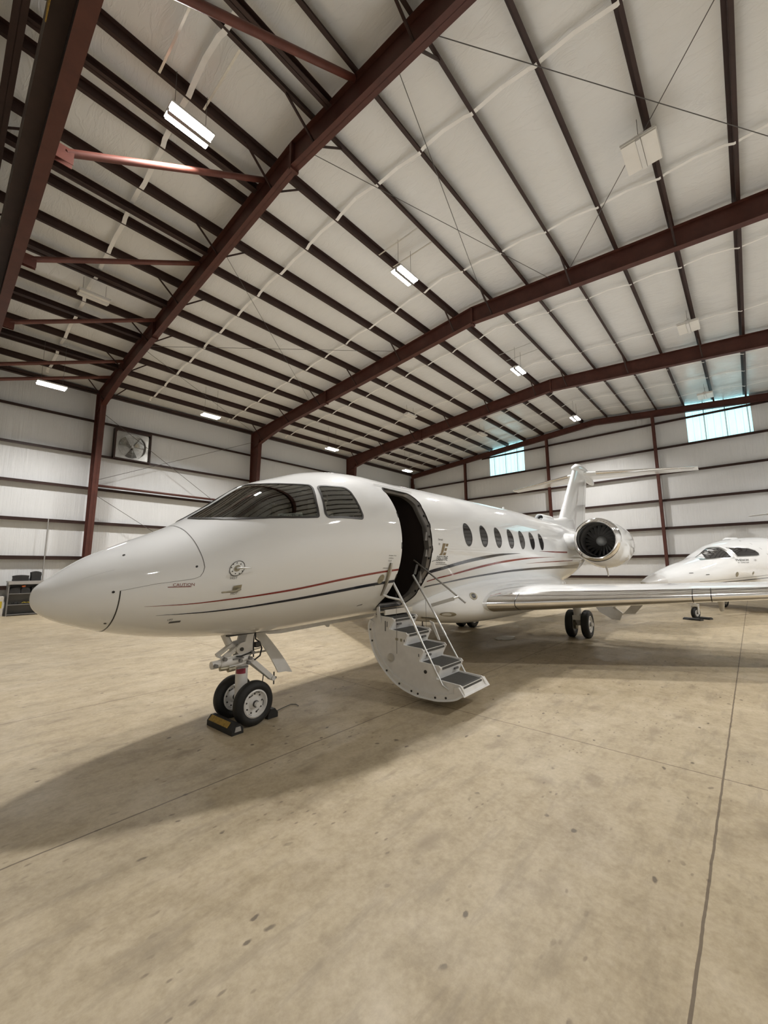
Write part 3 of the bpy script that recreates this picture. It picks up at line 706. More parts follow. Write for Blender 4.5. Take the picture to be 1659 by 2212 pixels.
# ---- fuselage skin
us = np.concatenate([-1.92 + np.linspace(0, 1, 40)**2*1.2 + 1e-4, np.arange(-.68, 3.0, .04), np.arange(3.0, 16.41, .14)])
NT = 120
b = B(); rings = [[P0(float(u), 2*PI*k/NT) for k in range(NT)] for u in us]
b.loft(rings, True, True)
fus = b.build('fuselage', ['white', 'cabin', 'cockpit'], jet, smooth=R(40))
def shell_bm(o):
    return o
def boolean(o, cutter, mi):
    for f in cutter.data.polygons: f.material_index = mi
    md = o.modifiers.new('cut', 'BOOLEAN'); md.operation = 'DIFFERENCE'; md.object = cutter; md.solver = 'EXACT'
    bpy.context.view_layer.update()
    me = bpy.data.meshes.new_from_object(o.evaluated_get(bpy.context.evaluated_depsgraph_get()))
    o.modifiers.clear(); old = o.data; o.data = me; bpy.data.meshes.remove(old)
    bpy.data.objects.remove(cutter)
def solid_patch(poly, o_in, o_out, mirror=False):
    bi = patch_bm(poly, o_in, mirror); bo = patch_bm(poly, o_out, mirror)
    bm = bmesh.new(); vi = [bm.verts.new(v.co) for v in bi.verts]; bi.verts.index_update(); vo = [bm.verts.new(v.co) for v in bo.verts]; bo.verts.index_update()
    for f in bi.faces: bm.faces.new([vi[v.index] for v in f.verts])
    for f in bo.faces: bm.faces.new([vo[v.index] for v in reversed(f.verts)])
    for e in bi.edges:
        if len(e.link_faces) == 1:
            a, c = e.verts[0].index, e.verts[1].index; bm.faces.new([vi[a], vi[c], vo[c], vo[a]])
    bi.free(); bo.free(); bmesh.ops.recalc_face_normals(bm, faces=bm.faces)
    w = B(); w.bm.free(); w.bm = bm; o = w.build('cutter', ['white', 'cabin', 'cockpit'], None); o.parent = jet; return o
# cockpit cavity
b = B(); rg = []
for u in np.arange(-.50, 1.21, .09):
    ring = []
    for k in range(48):
        p = P0(float(u), 2*PI*k/48); t, bb, w = sec(float(u)); zc = (t+bb)/2
        sc_ = 1-.075; q = Vector((u, p.y*sc_, zc+(p.z-zc)*sc_)); q.z = max(q.z, 1.72 + .002*abs(k-36)); ring.append(q)
    rg.append(ring)
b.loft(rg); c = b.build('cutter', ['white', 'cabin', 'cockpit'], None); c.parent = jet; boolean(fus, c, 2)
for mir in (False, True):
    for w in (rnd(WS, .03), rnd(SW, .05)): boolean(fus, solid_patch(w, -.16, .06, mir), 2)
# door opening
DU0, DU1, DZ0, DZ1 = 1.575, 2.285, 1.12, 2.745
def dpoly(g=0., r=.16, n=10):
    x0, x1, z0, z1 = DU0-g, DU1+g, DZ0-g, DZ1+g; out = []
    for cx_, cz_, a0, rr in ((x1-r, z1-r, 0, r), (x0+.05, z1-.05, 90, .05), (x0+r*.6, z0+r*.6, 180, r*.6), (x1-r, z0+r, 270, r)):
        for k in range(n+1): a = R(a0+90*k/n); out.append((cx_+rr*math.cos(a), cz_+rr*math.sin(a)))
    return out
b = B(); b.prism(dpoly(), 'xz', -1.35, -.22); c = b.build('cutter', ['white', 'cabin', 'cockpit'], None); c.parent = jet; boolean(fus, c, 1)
fus.data.shade_smooth(); fus.data.set_sharp_from_angle(angle=R(35))
# ---- door surround: sealing lip standing on the skin
dp = [(u, math.degrees(th_of(u, z))) for u, z in dpoly(.0)]; dpo = [(u, math.degrees(th_of(u, z))) for u, z in dpoly(.012)]
ringstrip('door_seal', dpo, dp, 'dark', jet, .008, sub=4)
b = B(); pin = dpoly(-.002, n=10); pin2 = dpoly(-.040, n=10)
def sv(u, z): return P(u, th_of(u, z), 0).y
ra = []; rb = []; rc = []
for i in range(len(pin)):
    for k in range(4):
        t = k/4; j = (i+1) % len(pin); a = (pin[i][0]*(1-t)+pin[j][0]*t, pin[i][1]*(1-t)+pin[j][1]*t); e = (pin2[i][0]*(1-t)+pin2[j][0]*t, pin2[i][1]*(1-t)+pin2[j][1]*t)
        ya = sv(*a); ra.append((a[0], ya+.006, a[1])); rb.append((e[0], ya+.03, e[1])); rc.append((e[0], ya+.11, e[1]))
b.loft([ra, rb, rc], True, False); b.build('door_frame', 'frame', jet, smooth=.8)
for z in np.linspace(1.32, 2.56, 9):
    b = B(); y = sv(DU1-.02, float(z)); b.box((DU1-.032, y+.012, z-.014), (DU1-.008, y+.04, z+.014)); b.build('latch_fitting', 'dark', jet, bevel=.004)
for z, h_ in ((1.52, .16), (1.86, .10), (2.1, .12)):
    b = B(); y = sv(DU1-.06, float(z)); b.hexa([(DU1-.09, y+.06, z-h_/2), (DU1-.03, y+.05, z-h_/2), (DU1-.03, y+.09, z-h_/2), (DU1-.09, y+.09, z-h_/2), (DU1-.06, y+.06, z+h_/2), (DU1-.03, y+.05, z+h_/2), (DU1-.03, y+.09, z+h_/2), (DU1-.06, y+.09, z+h_/2)]); b.build('frame_bracket', 'duct', jet)
ribbon('rain_gutter', [(1.46, 2.785, .004), (2.36, 2.795, .004)], 'seam', jet, .012)
# ---- cockpit glazing and frames
for mir in (False, True):
    for w, rr, nm in ((WS, .03, 'windshield'), (SW, .05, 'side_window')):
        po = rnd(w, rr); o = patch(nm, inset(po, -.002), 'glass', jet, .002, mir, (.06, 3))
        ringstrip('window_seal', inset(po, -.006), inset(po, .018), 'dark', o, .007, mir, sub=3)
# cockpit interior
b = B(); b.box((-.35, -.62, 1.80), (.05, .62, 2.06)); b.box((-.45, -.45, 1.80), (-.3, .45, 2.02)); b.build('glareshield', 'cockpit', jet, bevel=.04)
for s in (-1, 1):
    b = B(); b.box((.62, s*.38-.22, 1.76), (.78, s*.38+.22, 2.34)); o = b.build('pilot_seat', 'seat', jet, bevel=.04)
    b = B(); b.box((.66, s*.38-.13, 2.36), (.75, s*.38+.13, 2.52)); b.build('headrest', 'seat', o, bevel=.03)
cq = [P(-.148, R(28.6), -.03), P(.14, R(25.0), -.03), P(.148, R(29.6), -.035), P(-.119, R(33.4), -.035)]
cn = (cq[1]-cq[0]).cross(cq[3]-cq[0]).normalized()
if cn.y > 0: cn = -cn
def card(a, c, o=0.): return (cq[0]*(1-a)+cq[1]*a)*(1-c) + (cq[3]*(1-a)+cq[2]*a)*c + cn*o
b = B(); b.hexa([card(0, 0), card(1, 0), card(1, 0, -.002), card(0, 0, -.002), card(0, 1), card(1, 1), card(1, 1, -.002), card(0, 1, -.002)])
plac = b.build('name_placard', 'paper', jet)
vs, fs, wd = text_tri('PRENTICE', .05, .0); hh = max(y for x, y in vs)
b = B(); vv = [b.bm.verts.new(card(.09+.82*x/wd, .22+.52*y/hh, .0015)) for x, y in vs]
for f in fs: b.face([vv[i] for i in f])
b.build('placard_lettering', 'grey_t', plac)
# ---- cabin windows (both sides)
for mir in (False, True):
    for k in range(7):
        u = 3.385 + .588*k; t0 = math.degrees(th_of(u, 2.19 + .006*k)); n = 28
        f = lambda r: [(u + r*.135*math.cos(2*PI*q/n), t0 + r*.20*math.sin(2*PI*q/n)/KD) for q in range(n)]
        o = patch('cabin_window', f(.97), 'paneglass', jet, .003, mir, (.06, 3))
        ringstrip('window_rim', f(1.03), f(.93), 'dark', o, .005, mir, sub=1)
# ---- stripes
for mir in (False, True):
    ribbon('red_stripe', [(-1.26, 1.35, .0005), (-1.04, 1.352, .003), (-.59, 1.38, .006), (-.04, 1.433, .010), (.64, 1.53, .012), (1.31, 1.61, .012), (1.57, 1.632, .012)], 'red_s', jet, mirror=mir)
    ribbon('navy_stripe', [(-1.16, 1.268, .0005), (-.87, 1.27, .004), (-.56, 1.283, .007), (-.1, 1.32, .011), (.58, 1.39, .016), (1.14, 1.45, .018), (1.57, 1.485, .018)], 'navy', jet, mirror=mir)
    ribbon('navy_stripe', [(2.30, 1.585, .026), (2.7, 1.65, .026), (3.24, 1.735, .028), (3.95, 1.82, .028), (4.71, 1.888, .020), (5.6, 1.93, .0005)], 'navy', jet, mirror=mir)
    ribbon('red_stripe', [(2.36, 1.455, .007), (3.07, 1.552, .013), (3.63, 1.628, .017), (4.29, 1.705, .020), (5.09, 1.775, .019), (6.32, 1.845, .012), (7.9, 1.89, .0005)], 'red_s', jet, mirror=mir)
    ribbon('navy_stripe', [(2.38, 1.372, .011), (2.92, 1.42, .012), (3.61, 1.478, .014), (4.46, 1.532, .016), (5.5, 1.582, .02), (7.0, 1.62, .026), (8.5, 1.64, .035), (10.2, 1.66, .06), (11.6, 1.70, .10)], 'navy', jet, mirror=mir)  # stripe widened at the aft end to paint in a dark reflection band
    ribbon('red_stripe', [(6.7, 2.0, .0005), (7.6, 2.01, .012), (8.9, 2.03, .022)], 'red_s', jet, mirror=mir)
    ribbon('red_stripe', [(6.0, 1.72, .0005), (7.2, 1.76, .008), (9.5, 1.82, .016)], 'red_s', jet, mirror=mir)
    ribbon('navy_stripe', [(2.31, 1.742, .004), (2.55, 1.775, .002), (2.72, 1.79, .0005)], 'navy', jet, mirror=mir)
# ---- radome and panel gaps, fasteners
seamline('panel_line', [(-1.66, 28), (-1.55, 29.5), (-1.46, 30)], 'seam', jet, .002)
seamline('radome_gap', [(-1.43, .3), (-1.434, -30), (-1.44, -62), (-1.44, -100)], 'dark', jet, .008)
seamline('nose_bay_gap', [(-1.43, .3), (-1.314, 2.2), (-1.193, 3.6), (-1.05, 3.5), (-.929, 3.2), (-.885, 4.2), (-.862, 7.5), (-.848, 11.9), (-.855, 20), (-.868, 30), (-.888, 50), (-.90, 71), (-.905, 90)], 'seam', jet, .005)
for u, z in ((-.908, 1.679), (-1.473, 1.478), (-1.47, 1.22), (-1.38, 1.78)): decal_disc('fastener', u, z, .010, 'dark', jet, .003, 12)
# ---- nose probes, ports and small lettering
o = decal_disc('ice_detector_plate', -.585, 1.66, .064, 'paperw', jet, .006)
decal_ring('plate_rim', -.585, 1.66, .062, .068, 'grey_t', o, .007)
decal_disc('plate_centre', -.585, 1.66, .028, 'brass', o, .009)
for k in range(9): decal_disc('plate_screw', -.585+.05*math.cos(2*PI*k/9+.2), 1.66+.05*math.sin(2*PI*k/9+.2), .0055, 'dark', o, .008, 8)
b = B(); p = P(-.585, th_of(-.585, 1.66), .01); nn = (P(-.585, th_of(-.585, 1.66), .1)-p).normalized()
b.tube([p, p+nn*.07, p+nn*.075+Vector((.05, 0, 0)), p+nn*.075+Vector((.125, 0, 0))], [.012, .008, .009, .004], 8); b.build('vane', 'silverp', o, smooth=.8)
decal_poly('probe_base', [(-.605, 1.500), (-.53, 1.512), (-.532, 1.482), (-.56, 1.466), (-.61, 1.462)], 'brass', jet, .006)
b = B(); p = P(-.60, th_of(-.6, 1.47), .01); nn = (P(-.60, th_of(-.6, 1.47), .1)-p).normalized()
b.tube([P(-.54, th_of(-.54, 1.47), 0), p+nn*.05, p+nn*.06+Vector((-.12, .03, -.004))], [.014, .010, .007], 8); b.build('pitot_tube', 'brass', jet, smooth=.8)
decal_text('lettering', 'HOT', -.61, 1.562, .030, 'grey_t', jet, center=True); decal_text('lettering', 'VENT', -.61, 1.588, .016, 'grey_t', jet, wide=1.8, center=True)
decal_text('lettering', 'HOT', -.585, 1.422, .030, 'grey_t', jet, center=True); decal_text('lettering', 'PITOT', -.585, 1.446, .016, 'grey_t', jet, wide=1.6, center=True)
decal_text('lettering', 'CAUTION', -1.085, 1.512, .036, 'red_t', jet, center=False); ribbon('lettering_rule', [(-1.12, 1.506, .003), (-.95, 1.506, .003)], 'red_t', jet)
decal_text('lettering', 'LIFT', -1.06, 1.215, .022, 'grey_t', jet); ribbon('jack_mark', [(-1.04, 1.195, .008), (-.955, 1.20, .008)], 'grey_t', jet)
decal_disc('static_port', 1.287, 1.516, .052, 'brass', jet, .004, 28, 1.25)
for k, s in enumerate(('PUSH TO', 'OPEN', 'DOOR')): decal_text('lettering', s, 1.33, 1.80-.032*k, .022, 'grey_t', jet, wide=(1.6, 1.6, 1)[k] if k < 2 else 1)
decal_text('lettering', 'EMERGENCY', 1.26, 1.645, .02, 'grey_t', jet); decal_text('lettering', 'UP', 1.20, 1.43, .03, 'grey_t', jet)
ribbon('scupper', [(1.14, 1.185, .004), (1.22, 1.20, .006)], 'grey_t', jet)
# door-side grab slot
sl = [(1.368, 1.715), (1.395, 1.72), (1.40, 1.60), (1.425, 1.45), (1.475, 1.31), (1.45, 1.295), (1.395, 1.44), (1.362, 1.60)]
decal_poly('handle_recess', sl, 'brass', jet, .004)
# ---- E logo
lg = empty('x'); bpy.data.objects.remove(lg)
def quad(u0, z0, w_, h_, sh=.42): return [(u0, z0), (u0+w_, z0), (u0+w_+h_*sh, z0+h_), (u0+h_*sh, z0+h_)]
lu, lz = 2.49, 1.835
logo = decal_poly('emblem', [(lu-.02, lz), (lu+.07, lz), (lu+.07+.085, lz+.175), (lu+.075, lz+.175), (lu+.03, lz+.03)], 'gold', jet)
for k in range(3):
    z = lz+.0+.066*k; u0 = lu+.088+(z-lz)*.48; decal_poly('emblem_bar', quad(u0, z, (.075, .06, .065)[k], .042, .48), 'gold', logo)
decal_text('company_lettering', 'EXECUTIVE', 2.425, 1.755, .098, 'grey_t', jet, wide=.62, bold=.001)
decal_text('company_lettering', 'MANAGED BY', 2.43, 1.715, .030, 'grey_t', jet, wide=1.35); ribbon('lettering_rule', [(2.425, 1.70, .0025), (2.74, 1.70, .0025)], 'grey_t', jet)
decal_text('company_lettering', 'Operated', 2.44, 2.05, .045, 'grey_t', jet, shear=.4, wide=.75); decal_text('company_lettering', 'by', 2.445, 1.985, .05, 'grey_t', jet, shear=.4)
# ---- belly keel strake
b = B(); rings = []
for u in np.linspace(.12, 2.25, 14):
    z = sec(float(u))[1]; h = .055*min(1, (u-.1)/.25); rings.append([(u, -.05, z+.03), (u, .05, z+.03), (u, .045, z-h), (u, -.045, z-h)])
b.loft(rings); b.build('belly_strake', 'white2', jet)
b = B(); b.prism([(1.16, .93), (1.30, .93), (1.27, .865), (1.24, .865)], 'xz', -.012, .012); b.build('blade_antenna', 'white2', jet)
for u, h in ((7.2, .12), (2.9, .05)):
    b = B(); z = sec(u)[0]-.01; b.loft([[(u, -.012, z), (u+.16, -.012, z), (u+.16, .012, z), (u, .012, z)], [(u+.10, -.005, z+h), (u+.17, -.005, z+h), (u+.17, .005, z+h), (u+.10, .005, z+h)]]); b.build('blade_antenna', 'white', jet)
# ---- wing-body fairing
FU = [2.35, 2.7, 3.2, 3.8, 4.6, 6.0, 8.0, 9.4, 10.3]
FW = [.20, .62, .93, 1.08, 1.14, 1.15, 1.10, .85, .40]
FB = [1.0, .87, .75, .67, .62, .59, .63, .84, 1.08]
FT = [1.10, 1.25, 1.36, 1.45, 1.51, 1.55, 1.52, 1.40, 1.30]
def fsec(u, th):
    w = float(pchip(np.array(FU), np.array(FW), np.array(u))); zb = float(pchip(np.array(FU), np.array(FB), np.array(u))); zt_ = float(pchip(np.array(FU), np.array(FT), np.array(u)))
    zc = zb + (zt_-zb)*.45; c, s = math.cos(th), math.sin(th); e = .72
    y = w*math.copysign(abs(c)**e, c); z = zc + ((zt_-zc) if s > 0 else (zc-zb))*math.copysign(abs(s)**e, s)
    return Vector((u, -y, z))
b = B(); b.loft([[fsec(float(u), 2*PI*k/64) for k in range(64)] for u in np.linspace(2.36, 10.29, 70)]); b.build('wing_fairing', 'white', jet, smooth=R(50))
def fpatch(name, uc, thc, ru, rth, m, parent, off, n=26, ring=0.):
    b = B()
    def q(r, k):
        a = 2*PI*k/n; u = uc+r*ru*math.cos(a); th = thc+r*rth*math.sin(a); p = fsec(u, th); e = 1e-3
        nn = (fsec(u+e, th)-fsec(u-e, th)).cross(fsec(u, th+e)-fsec(u, th-e)).normalized()
        if nn.y*p.y < 0: nn = -nn
        return p+nn*off
    rr = [1., .8, .6, .4, .2, .01] if not ring else [1., 1-ring]
    b.loft([[q(r, k) for k in range(n)] for r in rr], True, False); return b.build(name, m, parent, smooth=9)
vt = fpatch('air_inlet', 3.57, R(16.5), .085, R(8), 'brass', jet, .006); fpatch('inlet_grille', 3.57, R(16.5), .05, R(5), 'dark', vt, .009)
for uc, thc in ((3.05, R(-18)), (2.91, R(-50))):
    o = fpatch('landing_light', uc, thc, .135, R(8), 'brass', jet, .006); fpatch('light_lens', uc-.03, thc, .08, R(5.5), 'lens', o, .010)
# ---- wings
def foil(c, t, n=26):
    x = (1-np.cos(np.linspace(0, PI, n)))/2; y = 5*t*(.2969*np.sqrt(x)-.126*x-.3516*x**2+.2843*x**3-.1015*x**4)
    up_ = [(a*c, q*c*1.05 + .015*c*math.sin(PI*a)) for a, q in zip(x, y)]; lo = [(a*c, -q*c*.95 + .015*c*math.sin(PI*a)) for a, q in zip(x, y)]
    return up_[::-1] + lo[1:-1]
LE0 = (3.80, 1.035)
def wing_sec(v, grow=0.):
    u = LE0[0] + (v-1.15)*math.tan(R(32)); z = LE0[1] + (v-1.15)*math.tan(R(2.5)); c = float(np.interp(v, [.6, 2.8, 9.2], [4.1, 3.0, 1.15])); t = float(np.interp(v, [.6, 1.6, 3, 9.2], [.118, .118, .115, .10]))
    return u, z, c, t
VW = [.7, 1.15, 1.6, 2.2, 3, 4, 5, 6, 7, 8, 8.8, 9.2]
for s in (1, -1):
    b = B(); rings = []
    for v in VW:
        u, z, c, t = wing_sec(v); rings.append([(u+x, -s*v, z+y) for x, y in foil(c, t)])
    b.loft(rings); wg = b.build('wing', 'white', jet, smooth=R(50))
    b = B(); rings = []
    for v in np.linspace(1.13, 9.2, 30):
        u, z, c, t = wing_sec(float(v)); full = foil(c, t, 60); le = [(x, y) for x, y in full if x < .30-.017*v+.02]
        le = le
        rings.append([(u+x-.004, -s*v, z+y*1.012) for x, y in le])
    nmin = min(len(r) for r in rings)
    def resamp(r, n=26):
        q = [Vector(p) for p in r]; L = [0]
        for a, c in zip(q, q[1:]): L.append(L[-1]+(c-a).length)
        return [tuple(np.interp(k*L[-1]/(n-1), L, [p[i] for p in q]) for i in range(3)) for k in range(n)]
    rings = [resamp(r) for r in rings]
    b.loft(rings, closed=False); le = b.build('leading_edge', 'chrome', wg, smooth=9)
    for v in (1.52, 3.82, 4.05):
        u, z, c, t = wing_sec(v); r0 = [(u+x-.008, -s*v, z+y*1.02) for x, y in foil(c, t, 60) if x < .30-.017*v+.02]; q = resamp(r0)
        b = B(); b.loft([[(p[0]-.003, p[1]-.006, p[2]) for p in q], [(p[0]-.003, p[1]+.006, p[2]) for p in q]], closed=False); b.build('slat_gap', 'dark', le)
    # root cuff: oval end on the fairing
    u, z, c, t = wing_sec(1.15)
    # flap track / probe and vortex tabs under the wing
    for v, du, L in ((4.15, 1.0, .34), (6.2, .9, .3)):
        u, z, c, t = wing_sec(v); b = B(); b.tube([(u+du-.10, -s*v, z-.10), (u+du, -s*v, z-.20), (u+du+.06, -s*v, z-.30)], [.05, .045, .03], 10); b.build('flap_track_fairing', 'white2', wg, smooth=.9)
    # winglet
    u, z, c, t = wing_sec(9.2); b = B(); b.loft([[(u+x, -s*(9.2+y), z+.0) for x, y in foil(c, .08)], [(u+.75+x, -s*(9.42+y), z+.85) for x, y in foil(c*.5, .08)]]); b.build('winglet', 'white', wg, smooth=R(50))
# ---- engines: nacelle lathe about x
for s in (1, -1):
    o0 = Vector((0, -s*1.76, 2.335)); u0 = 8.86
    prof = [(.0, .485), (.02, .512), (.08, .545), (.2, .575), (.5, .61), (1.0, .632), (1.6, .62), (2.2, .565), (2.8, .47), (3.2, .40)]
    def nac(name, pr, m, parent, drop=0., n=56, cap=False):
        b = B(); rings = []
        for a, r in pr:
            dz = -.07*min(1, max(0, (a-.05)/.8)) if drop else 0
            rings.append([o0+Vector((u0+a, r*math.cos(2*PI*k/n), dz + r*math.sin(2*PI*k/n)*(1.0 + (.045*min(1, max(0, a/.8)) if drop and math.sin(2*PI*k/n) < 0 else 0)))) for k in range(n)])
        b.loft(rings, True, cap); return b.build(name, m, parent, smooth=R(60))
    nc = nac('engine_nacelle', [(.13, .556)] + prof[3:], 'white', jet, 1)
    nac('intake_lip', [(.30, .415), (.16, .425), (.06, .445), (.012, .465), (0, .485), (.012, .505), (.06, .535), (.13, .557), (.20, .576)], 'chrome', nc)
    nac('intake_duct', [(.30, .415), (.6, .415), (.85, .425)], 'duct', nc)
    b = B(); b.lathe([(.86, .43), (.87, .43), (.87, 0), (.86, 0)], o0+Vector((u0, 0, 0)), 'x', 40); b.build('fan_back', 'black', nc)
    b = B()
    for k in range(22):
        a = 2*PI*k/22; rows = []
        for r_ in (.14, .24, .33, .412):
            sw = .35*(r_-.14); row = []
            for q in (-.5, 0, .5):
                tw = .13*(1-.4*r_/.41); ang = a + sw + q*tw/r_*.9; row.append(o0+Vector((u0+.74+q*.10*(.6+r_), r_*math.cos(ang), r_*math.sin(ang))))
            rows.append(row)
        b.loft(rows, closed=False)
    b.build('fan_blades', 'fan', nc, smooth=1.)
    b = B(); b.lathe([(.52, 0.0), (.54, .05), (.60, .095), (.70, .13), (.76, .14)], o0+Vector((u0, 0, 0)), 'x', 32); b.build('spinner', 'spin', nc, smooth=9)
    nac('exhaust_nozzle', [(3.15, .41), (3.45, .36), (3.75, .325), (3.76, .30), (3.3, .30)], 'alum', nc)
    b = B(); b.tube([o0+Vector((u0+.8, s*-.05, -.69)), o0+Vector((u0+.95, s*-.05, -.86)), o0+Vector((u0+.97, -s*.05, -.95))], [.03, .018, .016], 8); b.build('drain_mast', 'white2', nc, smooth=.9)
    # pylon
    b = B(); rings = []
    for v, u, c in ((.55, 8.70, 3.2), (.95, 8.85, 3.0), (1.27, 8.98, 2.7)): rings.append([(u+x, -s*v, 2.30+y*1.3) for x, y in foil(c, .125)])
    b.loft(rings); b.build('engine_pylon', 'white', jet, smooth=R(50))
# ---- tail
b = B(); rings = []
for z, u, c, t in ((2.55, 11.2, 4.2, .13), (2.95, 11.75, 3.7, .12), (3.35, 12.2, 3.25, .12), (4.0, 12.85, 2.85, .12), (4.8, 13.65, 2.4, .12), (5.45, 14.3, 2.05, .12), (5.6, 14.45, 1.9, .11)):
    rings.append([(u+x, y, z) for x, y in foil(c, t)])
b.loft(rings); fin = b.build('tail_fin', 'white', jet, smooth=R(50))
for s in (1, -1):
    b = B(); rows = []
    for z, u, c, t in ((3.05, 11.85, 3.6, .12), (4.0, 12.85, 2.85, .12), (5.3, 14.15, 2.13, .12)):
        x = .70*c; y = 5*t*(.2969*math.sqrt(.7)-.126*.7-.3516*.49+.2843*.343-.1015*.2401)*c*1.03+.004
        rows.append([(u+x-.022, -s*y-.0, z), (u+x+.022, -s*y*.97, z)])
    b.loft(rows, closed=False); b.build('rudder_gap', 'dark', fin)
# dorsal fillet with ram air scoop
b = B(); rings = []
for u, zt_, w in ((10.15, 3.16, .13), (10.6, 3.22, .15), (11.2, 3.25, .17), (11.8, 3.30, .19), (12.4, 3.40, .20), (13.2, 3.45, .18)):
    rings.append([(u, w*1.5, 2.86), (u, w*1.1, 3.0), (u, w, zt_-.12), (u, w*.6, zt_-.03), (u, 0, zt_), (u, -w*.6, zt_-.03), (u, -w, zt_-.12), (u, -w*1.1, 3.0), (u, -w*1.5, 2.86)])
b.loft(rings); b.build('dorsal_fairing', 'white', jet, smooth=R(60))
b = B(); n = 28; c0 = Vector((9.98, 0, 3.16))
rings = []
for du, r, dz in ((.30, .075, 0), (.04, .082, 0), (0, .096, 0), (.04, .115, 0), (.35, .125, .0), (.9, .13, .0)): rings.append([c0+Vector((du, r*1.25*math.cos(2*PI*k/n), dz+r*math.sin(2*PI*k/n))) for k in range(n)])
b.loft(rings, True, False); sc_ = b.build('ram_air_scoop', 'white', jet, smooth=R(60))
b = B(); b.loft([[c0+Vector((.2, .09*r*math.cos(2*PI*k/n), .075*r*math.sin(2*PI*k/n))) for k in range(n)] for r in (1.05, .01)], True, False); b.build('scoop_throat', 'black', sc_)
# bullet fairing
b = B(); rings = []
for u, z, h, w in ((14.25, 5.52, .01, .01), (14.35, 5.53, .10, .09), (14.7, 5.56, .21, .15), (15.3, 5.60, .26, .18), (16.0, 5.56, .26, .18), (16.8, 5.46, .20, .14), (17.3, 5.38, .11, .08), (17.55, 5.35, .02, .02)):
    rings.append([(u, w*math.cos(2*PI*k/28), z+h*math.sin(2*PI*k/28)) for k in range(28)])
b.loft(rings); b.build('tail_bullet', 'white', jet, smooth=R(60))
for s in (1, -1):
    b = B(); rings = []
    def ts(v): return 15.18+(v-.1)*math.tan(R(33)), 5.46+.028*v, float(np.interp(v, [.05, 3.82], [1.75, .75]))
    for v in (.05, .5, 1.5, 2.6, 3.6, 3.82):
        u, z, c = ts(v); rings.append([(u+x, -s*v, z+y) for x, y in foil(c, .105)])
    b.loft(rings); tp = b.build('tailplane', 'white', jet, smooth=R(50))
    b = B(); rings = []
    for v in np.linspace(.55, 3.7, 8):
        u, z, c = ts(float(v)); q = [(u+x-.003, -s*v, z+y*1.03) for x, y in foil(c, .105, 60) if x < .12*c]; rings.append(resamp(q, 18))
    b.loft(rings, closed=False); b.build('leading_edge', 'chrome', tp, smooth=9)
# ---- landing gear
def wheel(name, c, r, w, rim, parent, out=1):
    c = Vector(c); b = B()
    pr = [(-w*.36, rim), (-w*.46, rim+.02), (-w*.5, rim+(r-rim)*.45), (-w*.46, r-.035), (-w*.34, r-.010), (-w*.2, r), (0, r), (w*.2, r), (w*.34, r-.010), (w*.46, r-.035), (w*.5, rim+(r-rim)*.45), (w*.46, rim+.02), (w*.36, rim)]
    b.lathe(pr, c, 'y', 48); t = b.build(name, 'tyre', parent, smooth=R(40))
    b = B(); h = w*.40
    b.lathe([(-h, rim+.002), (-h-.008, rim-.012), (-h+.03, rim-.022), (-h+.036, rim*.45), (-h+.006, rim*.32), (-h+.006, 0)], c, 'y', 40)
    b.lathe([(h, rim+.002), (h+.008, rim-.012), (h-.03, rim-.022), (h-.036, rim*.45), (h-.006, rim*.32), (h-.006, 0)], c, 'y', 40); rm = b.build('wheel_rim', 'white2', t, smooth=R(40))
    b = B()
    for sg in (-1, 1):
        for k in range(9):
            a = 2*PI*k/9+.15; q = c+Vector((rim*.68*math.cos(a), sg*(h-.0305), rim*.68*math.sin(a))); b.lathe([(-.004, .0), (-.004, .009), (.004, .009), (.004, 0)], q, 'y', 8)
        b.lathe([(-.012, 0), (-.012, rim*.24), (.012, rim*.24), (.012, 0)], c+Vector((0, sg*(h-.0), 0)), 'y', 18)
    b.build('hub_bolts', 'dark', t)
    b = B()
    for sg in (-1, 1):
        for a0, n_, rr in ((60, 5, .80), (105, 3, .62), (-20, 4, .80), (-75, 4, .66), (-120, 3, .84)):
            for k in range(n_):
                a = R(a0+k*7.); q = c+Vector((rim*rr*math.cos(a), sg*(h-.0300), rim*rr*math.sin(a))); b.box(q-Vector((.004, .0012, .006)), q+Vector((.004, .0012, .006)))
    b.build('rim_markings', 'grey_t', t)
    return t
# nose gear
ZN, RN = .225, .228
for s in (1, -1): wheel('nose_wheel', (0, -s*.20, ZN), RN, .125, .142, jet)
b = B(); b.tube([(0, -.3, ZN), (0, .3, ZN)], .028, 14); b.box((-.05, -.10, ZN-.06), (.05, .10, ZN+.05)); b.build('nose_axle', 'white2', jet, smooth=.6)
b = B(); b.tube([(-.03, 0, .18), (-.03, 0, .62)], .066, 24); st = b.build('nose_gear_strut', 'white2', jet, smooth=.6)
b = B(); b.loft([[(-.03+.0675*math.cos(R(a)), .0675*math.sin(R(a)), z) for a in range(180, 285, 12)] for z in (.515, .57)], closed=False); b.build('red_label', 'redtag', st, smooth=.6)
b = B(); b.tube([(-.03, 0, .60), (-.03, 0, .72)], .088, 24); b.tube([(-.03, 0, .635), (-.03, 0, .65)], .10, 24); b.tube([(-.03, 0, .70), (-.03, 0, .715)], .10, 24); b.build('steering_collar', 'white2', st, smooth=.6)
for s in (-1, 1):
    b = B(); b.prism([(-.16, .80), (-.12, .735), (-.03, .715), (.045, .74), (.065, .98), (-.02, .98), (-.05, .86), (-.11, .85)], 'xz', s*.075-.014, s*.075+.014); b.build('trunnion_fork', 'white2', st, bevel=.006)
    b = B(); b.lathe([(-.02, 0), (-.02, .02), (.02, .02), (.02, 0)], (-.095, s*.082, .785), 'y', 16); b.build('pivot_pin', 'dark', st)
b = B(); b.tube([(-.27, .0, .98), (-.19, 0, .83), (-.12, 0, .80)], [.04, .04, .035], 12); b.build('drag_brace', 'white2', st, smooth=.7)
